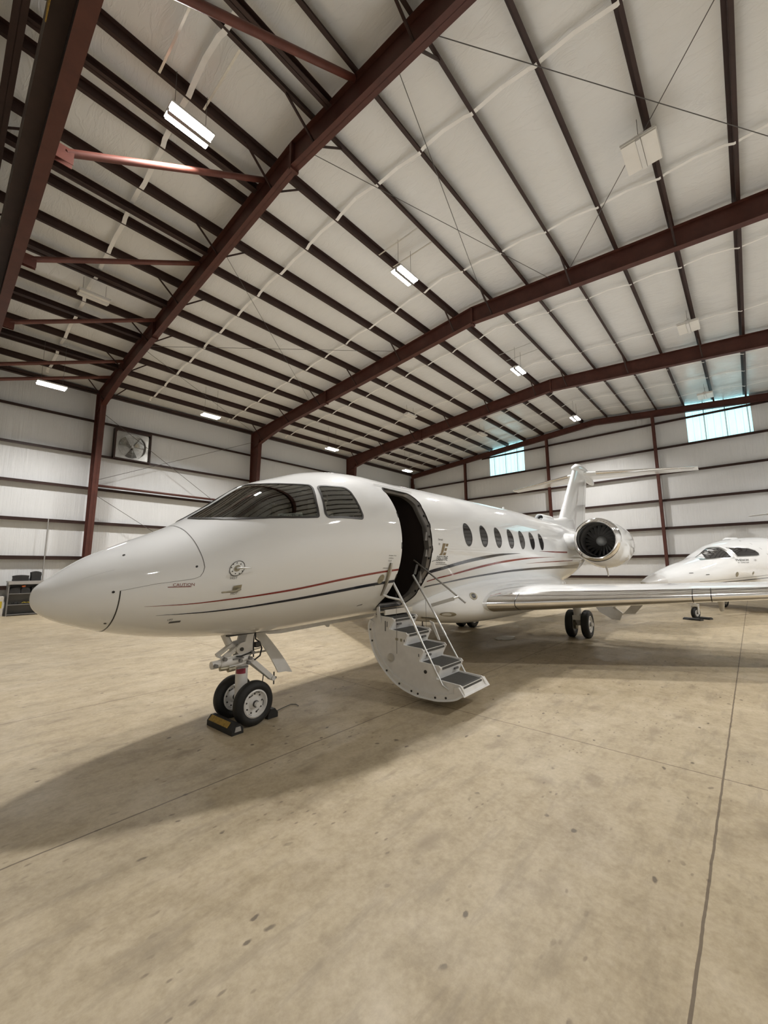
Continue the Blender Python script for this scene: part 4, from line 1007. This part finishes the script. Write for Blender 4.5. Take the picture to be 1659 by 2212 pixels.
b = B(); b.beam((-.19, -.03, .84), (-.36, -.05, .755), .05, .03); b.beam((-.36, -.05, .755), (-.25, -.06, .69), .04, .025); b.beam((-.14, -.05, .80), (-.28, -.06, .72), .05, .04); b.build('lock_link', 'white2', st, bevel=.004)
b = B(); b.tube([(-.42, -.06, .665), (-.33, -.06, .668)], .040, 16); b.tube([(-.33, -.06, .665), (-.12, -.06, .672)], .046, 16); b.tube([(-.22, -.07, .665), (.0, -.07, .68)], .03, 14); b.tube([(-.3, -.08, .61), (-.02, -.08, .635)], .014, 10); b.tube([(-.3, -.08, .715), (.02, -.08, .735)], .012, 10); b.build('steering_actuator', 'white2', st, smooth=.6)
b = B()
for q in ((-.40, .665), (-.12, .672), (.0, .68), (-.02, .635), (-.3, .715), (.03, .735)): b.lathe([(-.03, 0), (-.03, .019), (.012, .019), (.012, 0)], (q[0], -.105, q[1]), 'y', 12)
b.box((-.15, -.115, .585), (-.02, -.085, .60)); b.box((-.20, -.118, .69), (-.08, -.09, .703)); b.build('pivot_bolts', 'cart', st, smooth=.6)
b = B(); b.tube([(-.34, -.09, .62), (-.24, -.09, .615)], .022, 12); b.tube([(-.26, -.11, .60), (-.18, -.10, .60)], .025, 12); b.build('hydraulic_fittings', 'brass', st, smooth=.6)
b = B()
for sg in (-1, 1): b.beam((.04, sg*.055, .655), (.36, sg*.02, .385), .02, .055)
b.beam((.08, 0, .61), (.33, 0, .41), .07, .012); b.tube([(.0, -.08, .655), (.0, .08, .655)], .03, 12); b.tube([(.365, -.05, .38), (.365, .05, .38)], .026, 12); tl = b.build('torque_link', 'white2', st, bevel=.003)
b = B(); b.tube([(.40, 0, .30), (.40, 0, .44)], .008, 8); b.tube([(.37, 0, .38), (.43, 0, .37)], .014, 8); b.tube([(.24, -.02, .44), (.23, -.02, .36)], .006, 6); b.build('link_pin', 'dark', st)
b = B(); b.tube([(.07, -.09, .95), (.075, -.09, .87), (.13, -.09, .83), (.16, -.09, .76), (.14, -.09, .68), (.07, -.09, .645)], .009, 8); b.tube([(.06, -.08, .95), (.05, -.09, .82), (.055, -.09, .68)], .008, 8); b.tube([(.03, -.10, .74), (-.1, -.10, .715), (-.16, -.10, .72)], .007, 8); b.build('brake_hose', 'black', st, smooth=.9)
b = B(); b.box((.07, -.11, .78), (.125, -.06, .835)); b.build('sensor_box', 'dark', st, bevel=.008)
b = B(); rows = []
for k in range(9):
    t = k/8; z = .93-.53*t; u_ = .21+.30*t; w_ = .19+.05*t; y = .20-.06*math.sin(PI*t*.8)-.10*t; rows.append([(u_, y, z), (u_+w_*.5, y+.015, z-.01), (u_+w_, y+.035, z-.045), (u_+w_, y+.055, z-.045), (u_+w_*.5, y+.035, z-.01), (u_, y+.02, z)])
b.loft(rows); nd = b.build('nose_gear_door', 'white2', jet, smooth=.7)
b = B(); b.tube([(.02, .02, .70), (.48, .18, .66)], .012, 8); b.tube([(.02, .0, .73), (.30, .15, .715)], .008, 8); b.build('door_rod', 'alum', nd, smooth=.8)
b = B(); b.box((-.26, -.09, .935), (.42, .09, .955)); b.build('wheel_well', 'dark', jet)
# main gear
for s in (1, -1):
    for v in (1.31, 1.66): wheel('main_wheel', (7.92, -s*v, .315), .318, .17, .19, jet)
    b = B(); b.tube([(7.92, -s*1.2, .315), (7.92, -s*1.78, .315)], .045, 16); b.tube([(7.80, -s*1.485, .95), (7.80, -s*1.485, .55), (7.90, -s*1.485, .33)], [.10, .085, .07], 18); b.box((7.70, -s*1.485-.09, .42), (7.84, -s*1.485+.09, .52)); ml = b.build('main_gear_leg', 'white2', jet, smooth=.6)
    b = B(); b.beam((7.76, -s*1.485, .78), (8.3, -s*1.3, .92), .06, .06); b.build('side_brace', 'white2', ml)
    b = B()
    for y0 in (1.38, 1.60): b.lathe([(-.05, 0), (-.05, .13), (.05, .13), (.05, 0)], (7.92, -s*y0, .315), 'y', 24)
    b.build('brake_pack', 'brass', ml, smooth=.6)
    b = B(); b.prism([(1.72, .98), (1.98, .98), (2.42, .62), (2.36, .46), (2.20, .47), (1.95, .62)], 'yz', 7.84, 7.88) if s < 0 else b.prism([(-1.72, .98), (-1.98, .98), (-2.42, .62), (-2.36, .46), (-2.20, .47), (-1.95, .62)], 'yz', 7.84, 7.88); b.build('main_gear_door', 'white2', jet, bevel=.005)
    q = [(2.36, .55), (2.44, .62), (2.72, .93), (2.86, .90), (2.84, .84), (2.66, .62), (2.45, .60)]
    b = B(); b.prism([(-s*a, z) for a, z in q], 'yz', 7.85, 7.89); b.build('main_gear_door', 'white2', jet, bevel=.005)
    b = B(); b.tube([(7.87, -s*2.2, 1.0), (7.87, -s*2.26, .74)], [.05, .045], 10); b.build('door_hinge_arm', 'white2', jet, smooth=.8)
b = B(); b.tube([(3.9, .25, .72), (3.9, .25, .56)], .012, 8); b.tube([(3.9, .25, .565), (3.9, .25, .55)], .035, 12); b.build('drain_probe', 'dark', jet)
for u, v in ((4.6, .1), (5.4, -.2)):
    b = B(); b.prism([(u, .70), (u+.14, .70), (u+.12, .58), (u+.05, .58)], 'xz', -v-.01, -v+.01); b.build('blade_antenna', 'white2', jet)

# ---- airstair (the door itself, folded down)
air = empty('airstair', (0, 0, 0)); air.parent = jet
UA, UB = 1.655, 2.165
nose = [(.84, .985), (1.06, .815), (1.30, .645), (1.54, .475), (1.82, .30)]       # (v, z) of step edges
back = [(.60, 1.01), (.78, .84), (1.01, .665), (1.25, .495), (1.49, .325)]
arc = [(.46, .965), (.42, .88), (.445, .72), (.51, .55), (.60, .42), (.73, .295), (.885, .19), (1.06, .125), (1.26, .092), (1.45, .092), (1.63, .115), (1.79, .165), (1.86, .22)]
def arcf(a, n=40):
    q = np.array(a); L = np.concatenate([[0], np.cumsum(np.hypot(*np.diff(q, axis=0).T))]); s = np.linspace(0, L[-1], n)
    return [(float(pchip(L, q[:, 0], np.array(x))), float(pchip(L, q[:, 1], np.array(x)))) for x in s]
AF = arcf(arc)
# side plates
step_top = []
for i in range(5):
    step_top.append((back[i][0]+.0, back[i][1]+.012)); step_top.append((nose[i][0]-.015, nose[i][1]+.018)); step_top.append((nose[i][0]+.01, nose[i][1]-.01))
    if i < 4: step_top.append((back[i+1][0]+.0, back[i+1][1]+.03))
poly = AF[:-1] + [(1.86, .23), (1.84, .275)] + step_top[::-1] + [(.55, 1.02)]
for u, nm in ((UA-.012, 'near'), (UB+.012, 'far')):
    b = B(); b.prism([(-v, z) for v, z in poly], 'yz', u-.010, u+.010); sp_ = b.build('side_plate', 'white2', air, bevel=.003)
    # rim flange following the arc
    b = B(); inn = [(v+.0, z) for v, z in AF]
    rings = []
    for i, (v, z) in enumerate(AF):
        d = Vector((AF[min(i+1, 39)][0]-AF[max(i-1, 0)][0], AF[min(i+1, 39)][1]-AF[max(i-1, 0)][1])).normalized(); nn = Vector((-d.y, d.x))
        p0 = Vector((v, z)); p1 = p0+nn*.075; uu = u + (-.03 if nm == 'near' else .03)
        rings.append([(uu, -p0.x, p0.y), (u, -p0.x, p0.y), (u, -p1.x, p1.y), (uu, -p1.x, p1.y)])
    b.loft(rings); b.build('rim_flange', 'white2', sp_, smooth=.6)
    b = B()
    for i in (3, 6, 15, 20, 24, 26, 31, 34):
        v, z = AF[i]; d = Vector((AF[i+1][0]-AF[i-1][0], AF[i+1][1]-AF[i-1][1])).normalized(); nn = Vector((-d.y, d.x)); uu = u + (-.032 if nm == 'near' else .032)
        b.lathe([(-.004, 0), (-.004, .013), (.004, .013), (.004, 0)], (uu, -(v+nn.x*.04), z+nn.y*.04), 'x', 14)
    b.build('latch_holes', 'dark', sp_)
# outer skin of the door
b = B(); rings = []
for i, (v, z) in enumerate(AF):
    d = Vector((AF[min(i+1, 39)][0]-AF[max(i-1, 0)][0], AF[min(i+1, 39)][1]-AF[max(i-1, 0)][1])).normalized(); nn = Vector((-d.y, d.x))
    p = Vector((v, z)); q = p+nn*.022; rings.append([(1.605, -p.x, p.y), (2.255, -p.x, p.y), (2.255, -q.x, q.y), (1.605, -q.x, q.y)])
b.loft(rings); b.build('door_skin', 'white', air, smooth=.6)
b = B(); b.hexa([(1.605, -1.74, .20), (2.255, -1.74, .20), (2.255, -1.87, .205), (1.605, -1.87, .205), (1.605, -1.74, .285), (2.255, -1.74, .285), (2.255, -1.80, .30), (1.605, -1.80, .30)]); b.build('door_edge', 'white2', air, bevel=.01)
for i in range(5):
    (vb, zb_), (vn, zn) = back[i], nose[i]
    b = B(); b.hexa([(UA, -vb, zb_-.03), (UB, -vb, zb_-.03), (UB, -vn, zn-.03), (UA, -vn, zn-.03), (UA, -vb, zb_), (UB, -vb, zb_), (UB, -vn, zn), (UA, -vn, zn)]); st_ = b.build('step', 'white2', air, bevel=.005)
    b = B(); pts = [(vb+.01, zb_+.006), (vn-.03, zn+.007), (vn-.006, zn+.002), (vn+.006, zn-.014), (vn+.002, zn-.034)]
    b.loft([[(UA+.03, -v, z) for v, z in pts], [(UB-.03, -v, z) for v, z in pts]], closed=False); b.build('tread_mat', 'tread', st_, smooth=.9)
    if i < 4:
        v2, z2 = back[i+1]
        b = B(); b.hexa([(UA, -vn+.02, zn-.02), (UB, -vn+.02, zn-.02), (UB, -vn, zn-.02), (UA, -vn, zn-.02), (UA, -v2+.02, z2), (UB, -v2+.02, z2), (UB, -v2-.0, z2), (UA, -v2, z2)]); b.build('riser', 'white', st_)
        for uc in ((UA+.13,) if i in (0,) else (UB-.13,) if i in (1, 3) else (UA+.13,)):
            mv = (vn+v2)/2+.012; mz = (zn+z2)/2; b = B(); b.box((uc-.045, -mv-.012, mz-.012), (uc+.045, -mv+.01, mz+.012)); b.build('riser_slot', 'grey_t', st_, bevel=.006)
# sill and hinge
b = B(); b.box((1.62, -.70, 1.065), (2.24, -.50, 1.085)); b.box((1.62, -.72, 1.03), (2.24, -.70, 1.10)); b.tube([(1.60, -.56, 1.02), (2.26, -.56, 1.02)], .022, 12); b.build('door_sill', 'alum', air, bevel=.004)
b = B(); b.beam((1.615, -.60, 1.14), (1.615, -.62, .93), .05, .015, (1, 0, 0)); b.build('sill_bracket', 'white2', air)
# panel marks on the near plate
b = B(); b.lathe([(-.006, 0), (-.006, .055), (.006, .055), (.006, 0)], (UA-.024, -.80, .50), 'x', 28); b.build('access_cover', 'alum', air, smooth=.5)
for (v, z, w_, h_, m_) in ((.71, .89, .014, .13, 'grey_t'), (.74, .915, .010, .07, 'grey_t'), (.90, .74, .045, .03, 'brass'), (.97, .735, .03, .034, 'brass'), (1.02, .73, .012, .03, 'grey_t'), (1.24, .58, .012, .035, 'grey_t')):
    b = B(); b.box((UA-.025, -v-w_/2, z-h_/2), (UA-.0215, -v+w_/2, z+h_/2)); b.build('placard', m_, air)
b = B(); b.lathe([(-.003, 0), (-.003, .022), (.003, .022), (.003, 0)], (UA-.024, -1.335, .40), 'x', 18); b.build('latch_hole', 'dark', air)
# handrails
b = B(); b.tube([(1.62, -.86, 1.46), (1.62, -1.16, 1.0)], .017, 12); b.tube([(1.62, -1.16, 1.0), (1.62, -1.29, .77)], .014, 12); b.tube([(1.62, -1.29, .77), (1.62, -1.58, .29), (1.63, -1.66, .245)], .010, 12); b.build('handrail', 'silverp', air, smooth=.7)
b = B(); b.tube([(2.18, -.78, 1.55), (2.18, -1.08, 1.115)], .017, 12); b.tube([(2.18, -1.08, 1.115), (2.18, -1.30, .76)], .014, 12); b.tube([(2.18, -1.30, .76), (2.18, -1.60, .285)], .010, 12); b.build('handrail', 'silverp', air, smooth=.7)
b = B(); b.tube([(2.24, -.76, 1.765), (2.24, -1.58, 1.19)], .013, 12); b.build('grab_bar', 'alum', air, smooth=.7)
b = B(); b.beam((2.19, -1.06, 1.13), (2.23, -1.42, 1.24), .02, .045); b.tube([(2.20, -1.43, 1.245), (2.24, -1.48, 1.265)], .014, 8); b.beam((2.2, -.80, 1.56), (2.24, -.82, 1.70), .015, .03, (0, 1, 0)); b.build('rail_link', 'silverp', air)
b = B(); b.tube([(1.46, -.80, 1.315), (1.50, -.88, 1.28), (1.60, -1.0, 1.245)], .015, 10); b.tube([(1.60, -1.0, 1.26), (1.60, -1.03, 1.22)], .02, 10); b.build('rail_link', 'silverp', air, smooth=.7)
b = B(); b.tube([(1.455, -.81, 1.315), (1.405, -.93, 1.46), (1.38, -1.01, 1.60), (1.385, -1.03, 1.715)], .013, 10); b.build('grab_bar', 'alum', air, smooth=.7)
for q in ((1.63, -.90, 1.32, .56), (2.2, -.98, 1.26, .60)):
    b = B(); b.tube([q[:3], (q[0], q[1], q[3])], .0025, 5); b.build('lift_cable', 'wire', air)
b = B(); b.loft([[(2.25, -1.0, .92), (2.27, -1.0, .92), (2.27, -1.06, .90), (2.25, -1.06, .90)], [(2.3, -1.10, .66), (2.32, -1.10, .66), (2.32, -1.13, .66), (2.3, -1.13, .66)]]); b.build('door_strut', 'white2', air)

# ---- chocks and tag line at the nose wheel
ca, sa = math.cos(JA), math.sin(JA)
def jw(u, v, z=0.): return (2.485+u*ca+v*sa, 4.35+u*sa-v*ca, z)
ck = empty('wheel_chock', jw(-.235, .06), JA); tag(ck, 'black rubber wheel chock with a worn yellow stripe in front of the nose wheel', 'chock', 'nose wheel chocks')
b = B(); b.prism([(-.07, 0), (.06, 0), (.055, .055), (.02, .10), (-.03, .10), (-.07, .05)], 'xz', -.25, .25); b.build('chock_body', 'black', ck, bevel=.012)
b = B(); b.prism([(-.068, .058), (-.034, .099), (-.030, .103), (-.072, .060)], 'xz', -.16, .22); b.build('yellow_stripe', 'ochre', ck)
b = B(); b.prism([(-.04, .03), (.03, .03), (.02, .075), (-.03, .075)], 'xz', -.258, -.2505); b.build('end_label', 'conduit', ck)
c2 = empty('wheel_chock', jw(.255, -.02), JA); tag(c2, 'plain black rubber wheel chock behind the nose wheel', 'chock', 'nose wheel chocks')
b = B(); b.prism([(-.06, 0), (.07, 0), (.07, .05), (.03, .10), (-.02, .10), (-.055, .055)], 'xz', -.22, .22); b.build('chock_body', 'black', c2, bevel=.015)
b = B(); pts = [jw(.33, .10, .03), jw(.42, .06, .012), jw(.55, .02, .009), jw(.66, .0, .009), jw(.70, .05, .009), jw(.68, .12, .009)]; b.tube(pts, .005, 8); tag(b.build('chock_rope', 'wire', smooth=.9), 'short dark rope lying on the floor behind the rear nose wheel chock', 'rope')
b = B(); q = onp = Vector((9.26, 4.5, .006)); rng = random.Random(3); n = 22  # flat white patch stands in for a bright reflection on the floor
b.bm.faces.new([b.bm.verts.new(q+Vector((.34*(.8+.35*rng.random())*math.cos(2*PI*k/n), .20*(.75+.45*rng.random())*math.sin(2*PI*k/n), 0))) for k in range(n)])
r_ = bmesh.ops.extrude_face_region(b.bm, geom=b.bm.faces[:])
for v in [e for e in r_['geom'] if isinstance(e, bmesh.types.BMVert)]: v.co.z = .012
tag(b.build('absorbent_pad', 'rag'), 'white absorbent pad lying on the floor under the belly of the large jet', 'cloth')

# ================================================================== THE SMALL JET BEHIND
PA = R(-22)
sj = empty('business_jet', (16.10, 1.46, 0), PA); tag(sj, 'small white business jet parked behind the wing, pointing left with its door side to us', 'airplane')
SU = np.array([-2.48, -2.3, -1.9, -1.3, -.6, .1, .35, .9, 1.5, 2.2, 3.2, 4.5, 6.5, 8.0, 9.5, 10.2])
ST = np.array([1.17, 1.27, 1.40, 1.56, 1.73, 1.87, 1.93, 2.16, 2.37, 2.50, 2.60, 2.65, 2.62, 2.52, 2.38, 2.28])
SB = np.array([1.17, 1.07, .97, .88, .82, .80, .80, .80, .81, .83, .86, .90, 1.00, 1.30, 1.75, 1.98])
SWd = np.array([.01, .17, .32, .47, .58, .66, .68, .73, .765, .78, .79, .79, .76, .60, .36, .18])
def s2(u): 
    a = np.sqrt(np.array(u)+2.48+1e-9); x = np.sqrt(SU+2.48)
    return float(pchip(x, ST, a)), float(pchip(x, SB, a)), float(pchip(x, SWd, a))
def Q(u, th, off=0.):
    t, bb, w = s2(u); zc = (t+bb)/2; h = (t-bb)/2; return Vector((u, -(w+off)*math.cos(th), zc+(h+off)*math.sin(th)))
def qth(u, z): t, bb, w = s2(u); return math.asin(max(-1, min(1, (z-(t+bb)/2)/((t-bb)/2))))
b = B(); b.loft([[Q(float(u), 2*PI*k/72) for k in range(72)] for u in np.concatenate([-2.48+np.linspace(0, 1, 30)**2*2.0+1e-4, np.arange(-.4, 10.21, .12)])]); b.build('fuselage', 'white', sj, smooth=R(50))
b = B(); b.loft([[Q(float(u), 2*PI*k/72, .002) for k in range(72)] for u in -2.48+np.linspace(0, 1, 18)**2*.62+1e-4], True, False); b.build('radome', 'radome', sj, smooth=9)
def qpatch(name, pts, m, off=.006, parent=sj):
    """pts (u, z) polygon on the left side of the small jet"""
    bm = bmesh.new(); bm.faces.new([bm.verts.new((u, z, 0)) for u, z in pts])
    for ax in (0, 1):
        lo = min(p[ax] for p in pts); hi = max(p[ax] for p in pts); k = math.floor(lo/.06)+1
        while k*.06 < hi:
            pc = [0, 0, 0]; no = [0, 0, 0]; pc[ax] = k*.06; no[ax] = 1
            bmesh.ops.bisect_plane(bm, geom=bm.verts[:]+bm.edges[:]+bm.faces[:], dist=1e-6, plane_co=pc, plane_no=no); k += 1
    for v in bm.verts: v.co = Q(v.co.x, qth(v.co.x, v.co.y), off)
    w = B(); w.bm.free(); w.bm = bm; o = w.build(name, m, parent, smooth=9)
    s = sum(f.normal.dot(Vector((0, f.center.y, f.center.z-1.7)))*f.area for f in o.data.polygons)
    if s < 0: o.data.flip_normals()
    return o
def grow(pts, k): 
    c = Vector((sum(p[0] for p in pts)/len(pts), sum(p[1] for p in pts)/len(pts))); return [((p[0]-c.x)*k[0]+c.x, (p[1]-c.y)*k[1]+c.y) for p in pts]
W1 = [(.30, 1.86), (.70, 1.885), (1.08, 1.90), (1.12, 2.06), (1.14, 2.20), (.98, 2.205), (.78, 2.12), (.55, 2.0)]
W2 = [(1.38, 1.93), (1.9, 1.945), (2.42, 1.96), (2.56, 1.98), (2.60, 2.04), (2.50, 2.12), (2.25, 2.19), (1.8, 2.21), (1.40, 2.20), (1.36, 2.06)]
o = qpatch('window_surround', [(.05, 1.815), (.6, 1.85), (1.20, 1.87), (1.22, 2.05), (1.24, 2.245), (.96, 2.25), (.60, 2.085), (.30, 1.925)], 'alum', .004); qpatch('windshield', W1, 'paneglass', .008, o)
o = qpatch('window_surround', grow(W2, (1.07, 1.2)), 'alum', .004); qpatch('side_window', W2, 'paneglass', .008, o)
def qtext(name, s, u, z, size, m, wide=1., bold=0.):
    vs, fs, wd = text_tri(s, size, bold, 0., wide); b = B(); vv = [b.bm.verts.new(Q(u+x, qth(u+x, z+y), .008)) for x, y in vs]
    for f in fs: b.face([vv[i] for i in f])
    return b.build(name, m, sj)
qtext('model_lettering', 'PHENOM', 1.18, 1.775, .10, 'grey_t', 1.6); qtext('model_lettering', '100', 2.14, 1.78, .09, 'alum', 1.2); qtext('maker_lettering', 'BY EMBRAER', 1.22, 1.715, .045, 'grey_t', 2.3)
def qrib(pts, m):
    b = B(); b.loft([[Q(u, qth(u, z-h), .005) for u, z, h in pts], [Q(u, qth(u, z+h), .005) for u, z, h in pts]], closed=False); b.build('stripe', m, sj, smooth=9)
qrib([(u, 1.095+.030*(u+1.1), .003+.010*min(1, max(0, (u+1)/3))) for u in np.arange(-1.0, 8, .2)], 'navy'); qrib([(u, 1.175+.036*(u+.8), .004) for u in np.arange(-.7, 8, .2)], 'grey_t')
for u, z, r in ((1.08, 1.37, .075), (2.05, 1.40, .05)):
    qpatch('port', [(u+r*math.cos(2*PI*k/20), z+r*math.sin(2*PI*k/20)) for k in range(20)], 'brass')
for u, z in ((-.95, 1.42), (-.35, 1.37)): qpatch('pitot_probe', [(u-.08, z), (u+.09, z+.005), (u+.09, z+.022), (u-.04, z+.02)], 'grey_t', .012)
b = B(); dl = [(2.62, 2.42), (3.6, 2.47), (3.6, 1.25), (3.2, 1.25), (3.0, 1.8)]
b.loft([[Q(u, qth(u, z), .004) for u, z in ((2.45, 2.47), (2.7, 2.36), (2.95, 2.2), (3.15, 2.0), (3.25, 1.7), (3.25, 1.3))], [Q(u+.02, qth(u, z), .004) for u, z in ((2.45, 2.47), (2.7, 2.36), (2.95, 2.2), (3.15, 2.0), (3.25, 1.7), (3.25, 1.3))]], closed=False); b.build('door_gap', 'seam', sj)
b = B(); b.loft([[Q(u, qth(u, z), .004) for u, z in ((2.45, 2.47), (4.2, 2.48))], [Q(u, qth(u, z-.02), .004) for u, z in ((2.45, 2.47), (4.2, 2.48))]], closed=False); b.build('door_gap', 'seam', sj)
b = B(); z = s2(2.55)[0]; b.loft([[(2.3, -.1, z-.02), (3.0, -.1, z-.0), (3.0, .1, z-.0), (2.3, .1, z-.02)], [(2.4, -.06, z+.05), (2.9, -.06, z+.06), (2.9, .06, z+.06), (2.4, .06, z+.05)]]); b.build('roof_antenna', 'white', sj, bevel=.01)
# belly, wing, tail, engines
b = B(); b.loft([[(u, -w*math.copysign(abs(math.cos(2*PI*k/40))**.7, math.cos(2*PI*k/40)), zc+h*math.copysign(abs(math.sin(2*PI*k/40))**.7, math.sin(2*PI*k/40))) for k in range(40)] for u, w, zc, h in ((2.9, .3, .95, .05), (3.3, .62, .90, .16), (3.9, .85, .87, .23), (5.5, .90, .87, .25), (6.8, .75, .95, .22), (7.8, .3, 1.1, .1))]); b.build('wing_fairing', 'white', sj, smooth=R(50))
for s in (1, -1):
    b = B(); b.loft([[(u+x, -s*v, z+y) for x, y in foil(c, .12)] for v, u, z, c in ((.5, 3.45, .80, 2.6), (1.2, 3.9, .84, 2.1), (3.2, 5.2, .97, 1.6), (6.1, 7.8, 1.08, 1.0))]); b.build('wing', 'white', sj, smooth=R(50))
    b = B(); b.loft([[(7.0+a, -s*(1.18)+r*math.cos(2*PI*k/32), 2.25+r*math.sin(2*PI*k/32)) for k in range(32)] for a, r in ((.5, .26), (.05, .28), (0, .30), (.06, .34), (.6, .40), (1.4, .40), (2.2, .28))], True, False); b.build('engine_nacelle', 'white', sj, smooth=R(50))
    b = B(); b.loft([[(7.5+x, -s*v, 2.25+y) for x, y in foil(1.6, .09)] for v in (.3, .95)]); b.build('engine_pylon', 'white', sj)
    b = B(); b.loft([[(u+x, -s*v, 4.05+y) for x, y in foil(c, .1)] for v, u, c in ((.05, 9.6, 1.3), (2.6, 10.5, .7))]); b.build('tailplane', 'white', sj, smooth=R(50))
b = B(); b.loft([[(u+x, y, z) for x, y in foil(c, .11)] for z, u, c in ((2.1, 7.6, 2.6), (2.7, 8.2, 2.2), (3.4, 8.9, 1.8), (4.08, 9.5, 1.5))]); b.build('tail_fin', 'white', sj, smooth=R(50))
wheel('nose_wheel', (0, -.0, .19), .193, .12, .10, sj)
b = B(); b.tube([(-.02, 0, .85), (-.02, 0, .46)], .05, 16); b.box((-.06, -.10, .40), (.05, .10, .47)); b.beam((-.0, -.085, .44), (.01, -.085, .16), .03, .05, (1, 0, 0)); b.beam((0, .085, .44), (.01, .085, .16), .03, .05, (1, 0, 0)); b.build('nose_gear_strut', 'white2', sj, smooth=.5)
for s in (1, -1):
    wheel('main_wheel', (5.1, -s*1.55, .24), .245, .15, .13, sj); b = B(); b.tube([(5.0, -s*1.45, .9), (5.08, -s*1.45, .24)], .06, 14); b.build('main_gear_leg', 'white2', sj, smooth=.6)
    b = B(); b.box((5.0, -s*1.9-.012, .35), (5.3, -s*1.9+.012, .9)); b.build('main_gear_door', 'white2', sj)
pc, ps = math.cos(PA), math.sin(PA)
def pw(u, v, z=0.): return (16.10+u*pc+v*ps, 1.46+u*ps-v*pc, z)
for u, lb in ((-.27, 'flat black chock in front of the small jet nose wheel'), (.25, 'flat black chock behind the small jet nose wheel')):
    b = B(); b.prism([(-.10, 0), (.10, 0), (.08, .045), (.0, .07), (-.08, .045)], 'xz', -.24, .24); o = b.build('wheel_chock', 'black', bevel=.01); o.location = pw(u, .05); o.rotation_euler = (0, 0, PA); tag(o, lb, 'chock', 'small jet wheel chocks')

# ================================================================== TOOL SHELF AT THE LEFT WALL
sh = empty('tool_shelf', (2.66, 21.05, 0)); tag(sh, 'grey steel shelf cart against the left wall, behind the jet nose', 'shelf')
for x in (-.53, .53):
    b = B(); b.box((x-.02, -.27, 0), (x+.02, .27, 1.26)); b.build('side_panel', 'cart', sh)
b = B(); b.box((-.51, .255, .02), (.51, .27, 1.26)); b.build('back_panel', 'cart', sh)
b = B(); b.box((-.57, -.29, 1.24), (.57, .29, 1.29)); b.box((-.55, -.30, 1.16), (.55, -.285, 1.26)); b.build('top_tray', 'conduit', sh)
for z in (.83, .42, .06):
    b = B(); b.box((-.51, -.265, z-.03), (.51, .255, z)); b.build('shelf_board', 'cart', sh)
def soft(name, c, s, m, label, cat, group=None, bev=.05, rz=0.):
    b = B(); b.box((-s[0]/2, -s[1]/2, 0), (s[0]/2, s[1]/2, s[2])); bmesh.ops.subdivide_edges(b.bm, edges=b.bm.edges[:], cuts=3, use_grid_fill=True)
    rg_ = random.Random(sum(map(ord, label)) % 999)
    for v in b.bm.verts:
        k = 1-.16*(abs(v.co.x)/(s[0]/2))**3*(v.co.z/s[2]); v.co.y *= k; v.co.z *= 1-.12*(abs(v.co.x)/(s[0]/2))**2
        if v.co.z > .01: v.co += Vector((rg_.uniform(-1, 1), rg_.uniform(-1, 1), rg_.uniform(-1, 1)))*.009
    o = b.build(name, m, None, smooth=.9, bevel=.0); o.location = c; o.rotation_euler = (0, 0, rz); return tag(o, label, cat, group)
soft('tool_bag', (2.46, 21.0, 1.29), (.46, .36, .22), 'bag', 'flat black nylon bag on top of the shelf cart, left one', 'bag', 'bags on the shelf')
soft('tool_bag', (2.90, 21.02, 1.29), (.30, .22, .36), 'bag', 'upright black nylon bag on top of the shelf cart, right one', 'bag', 'bags on the shelf', rz=.15)
for k, (x, w_, h_) in enumerate(((2.32, .30, .22), (2.62, .26, .20), (2.95, .30, .24))):
    soft('tool_case', (x, 20.98, .83), (w_, .36, h_), 'bag', 'black tool case on the upper shelf of the cart, %s from the left' % ORD[k], 'case', 'tool cases on the cart')
soft('work_glove', (2.56, 20.92, 1.055), (.10, .16, .07), 'orange', 'small orange item on the black cases in the shelf cart', 'glove')
for k, (x0, c_, lb) in enumerate(((2.55, 'yellow', 'tangled yellow strap on the middle shelf of the cart'), (2.26, 'bag', 'dark coiled strap on the middle shelf, left of the yellow one'))):
    b = B(); rg_ = random.Random(k+5); L = .52 if k == 0 else .26
    pts = [(x0+L*(i/11)+rg_.uniform(-.03, .03), 20.86+rg_.uniform(-.05, .08), .435+.035*abs(math.sin(i*1.3))+rg_.uniform(0, .03)) for i in range(12)]
    b.tube(pts, .014, 8); tag(b.build('cargo_strap', c_, smooth=.9), lb, 'strap', 'straps on the shelf cart')
bx = empty('carton', (1.72, 21.15, 0)); tag(bx, 'white carton with a yellow label on the floor at the far left edge', 'box')
b = B(); b.box((-.32, -.25, 0), (.32, .25, .72)); b.build('carton_body', 'carton', bx, bevel=.01)
b = B(); b.box((.06, -.253, .3), (.28, -.2505, .55)); b.build('carton_label', 'yellow', bx)
